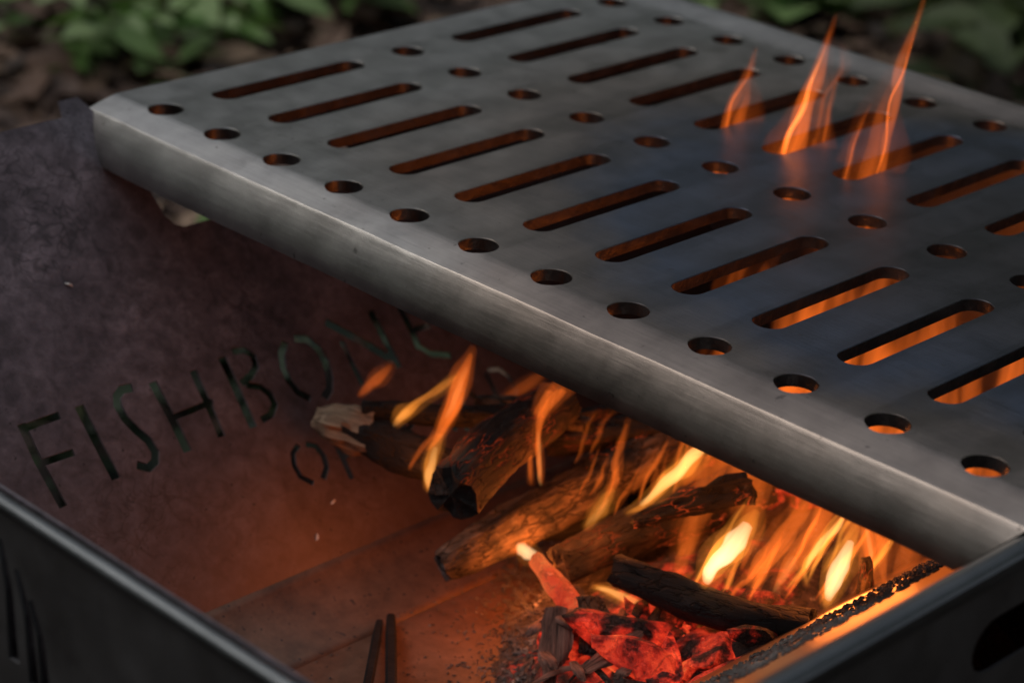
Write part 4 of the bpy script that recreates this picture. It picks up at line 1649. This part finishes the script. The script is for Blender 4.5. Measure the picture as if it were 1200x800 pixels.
def tan_leaf(label, u, v, size, rot, brown=False):
    m = (bpy.data.materials.get('brown_leaf') or mat_leaf('brown_leaf', (0.07, 0.035, 0.022), (0.15, 0.08, 0.05))) if brown else bpy.data.materials.get('tan_leaf') or mat_leaf('tan_leaf', (0.13, 0.09, 0.055), (0.26, 0.19, 0.12))
    me = leaf_mesh('dead_leaf', 0.75, m, 0.5)
    o = bpy.data.objects.new('dead_leaf', me)
    o.location = ground_pt(u, v, 0.02)
    o.scale = (size,) * 3
    o.rotation_euler = (0.4, -0.3, rot)
    link(o)
    tag(o, label, 'leaf', 'tan dead leaves behind the pit')


tan_leaf('large tan dead leaf on the ground right of the tallest flame', 1140, 80, 0.055, 0.8)
tan_leaf('tan dead leaf lying below the large tan leaf near the far grate edge', 1165, 100, 0.06, 2.3)
tan_leaf('reddish brown dead leaf on the ground beside the left corner of the grate', 85, 100, 0.055, 1.6, True)
tan_leaf('dark brown dead leaf at the left edge just above the pit rim', 20, 125, 0.05, 0.2, True)


# woods standing round the clearing (they show in the steel)
def woods():
    rnd = random.Random(21)
    vs_, fs, mi = [], [], []

    def trunk(x, y, r, h):
        b = len(vs_)
        for i in range(7):
            t = i / 6
            for j in range(8):
                a = 2 * PI * j / 8
                rr = r * (1 - 0.6 * t) * (1.4 if i == 0 else 1)
                vs_.append((x + math.cos(a) * rr + 0.15 * math.sin(t * 4 + x), y + math.sin(a) * rr, t * h - 0.1))
        for i in range(6):
            for j in range(8):
                fs.append((b + i * 8 + j, b + i * 8 + (j + 1) % 8, b + i * 8 + 8 + (j + 1) % 8, b + i * 8 + 8 + j))
                mi.append(0)

    def leaf(c, s):
        b = len(vs_)
        n_ = Vector((rnd.gauss(0, 1), rnd.gauss(0, 1), rnd.gauss(0, 1) + 0.6)).normalized()
        t = n_.orthogonal().normalized()
        t.rotate(Quaternion(n_, rnd.uniform(0, 6.28)))
        u = n_.cross(t)
        for (p, q) in ((-1, 0), (0, -0.5), (1, 0), (0, 0.5)):
            vs_.append(c + t * p * s + u * q * s)
        fs.append((b, b + 1, b + 2, b + 3))
        mi.append(1)

    k = 0
    for i in range(30):
        a = 2 * PI * (i + rnd.uniform(-0.3, 0.3)) / 30
        R = rnd.uniform(5.0, 9.5)
        h = rnd.uniform(3.9, 4.8) * (R / 7)
        x, y = math.cos(a) * R, math.sin(a) * R
        trunk(x, y, rnd.uniform(0.10, 0.22), h)
        cl = [(Vector((x + rnd.gauss(0, 0.9), y + rnd.gauss(0, 0.9), rnd.uniform(0.12, 1.0) * h)), rnd.uniform(0.35, 0.9)) for _ in range(34)]
        for c, r in cl:
            for _ in range(60):
                d = Vector((rnd.gauss(0, 1), rnd.gauss(0, 1), rnd.gauss(0, 0.7)))
                leaf(c + d * r * 0.5, rnd.uniform(0.06, 0.15))
    m1 = mat_simple('tree_bark', [(0.35, (0.03, 0.024, 0.018)), (0.65, (0.10, 0.08, 0.06))], 12)
    m2 = mat_leaf('tree_leaf', (0.025, 0.065, 0.014), (0.08, 0.14, 0.04))
    o = mesh_obj('surrounding_woods', vs_, fs, m1)
    o.data.materials.append(m2)
    o.data.polygons.foreach_set('material_index', mi)
    tag(o, 'leafy trees of the woods standing around the clearing', 'woods', kind='stuff')


woods()
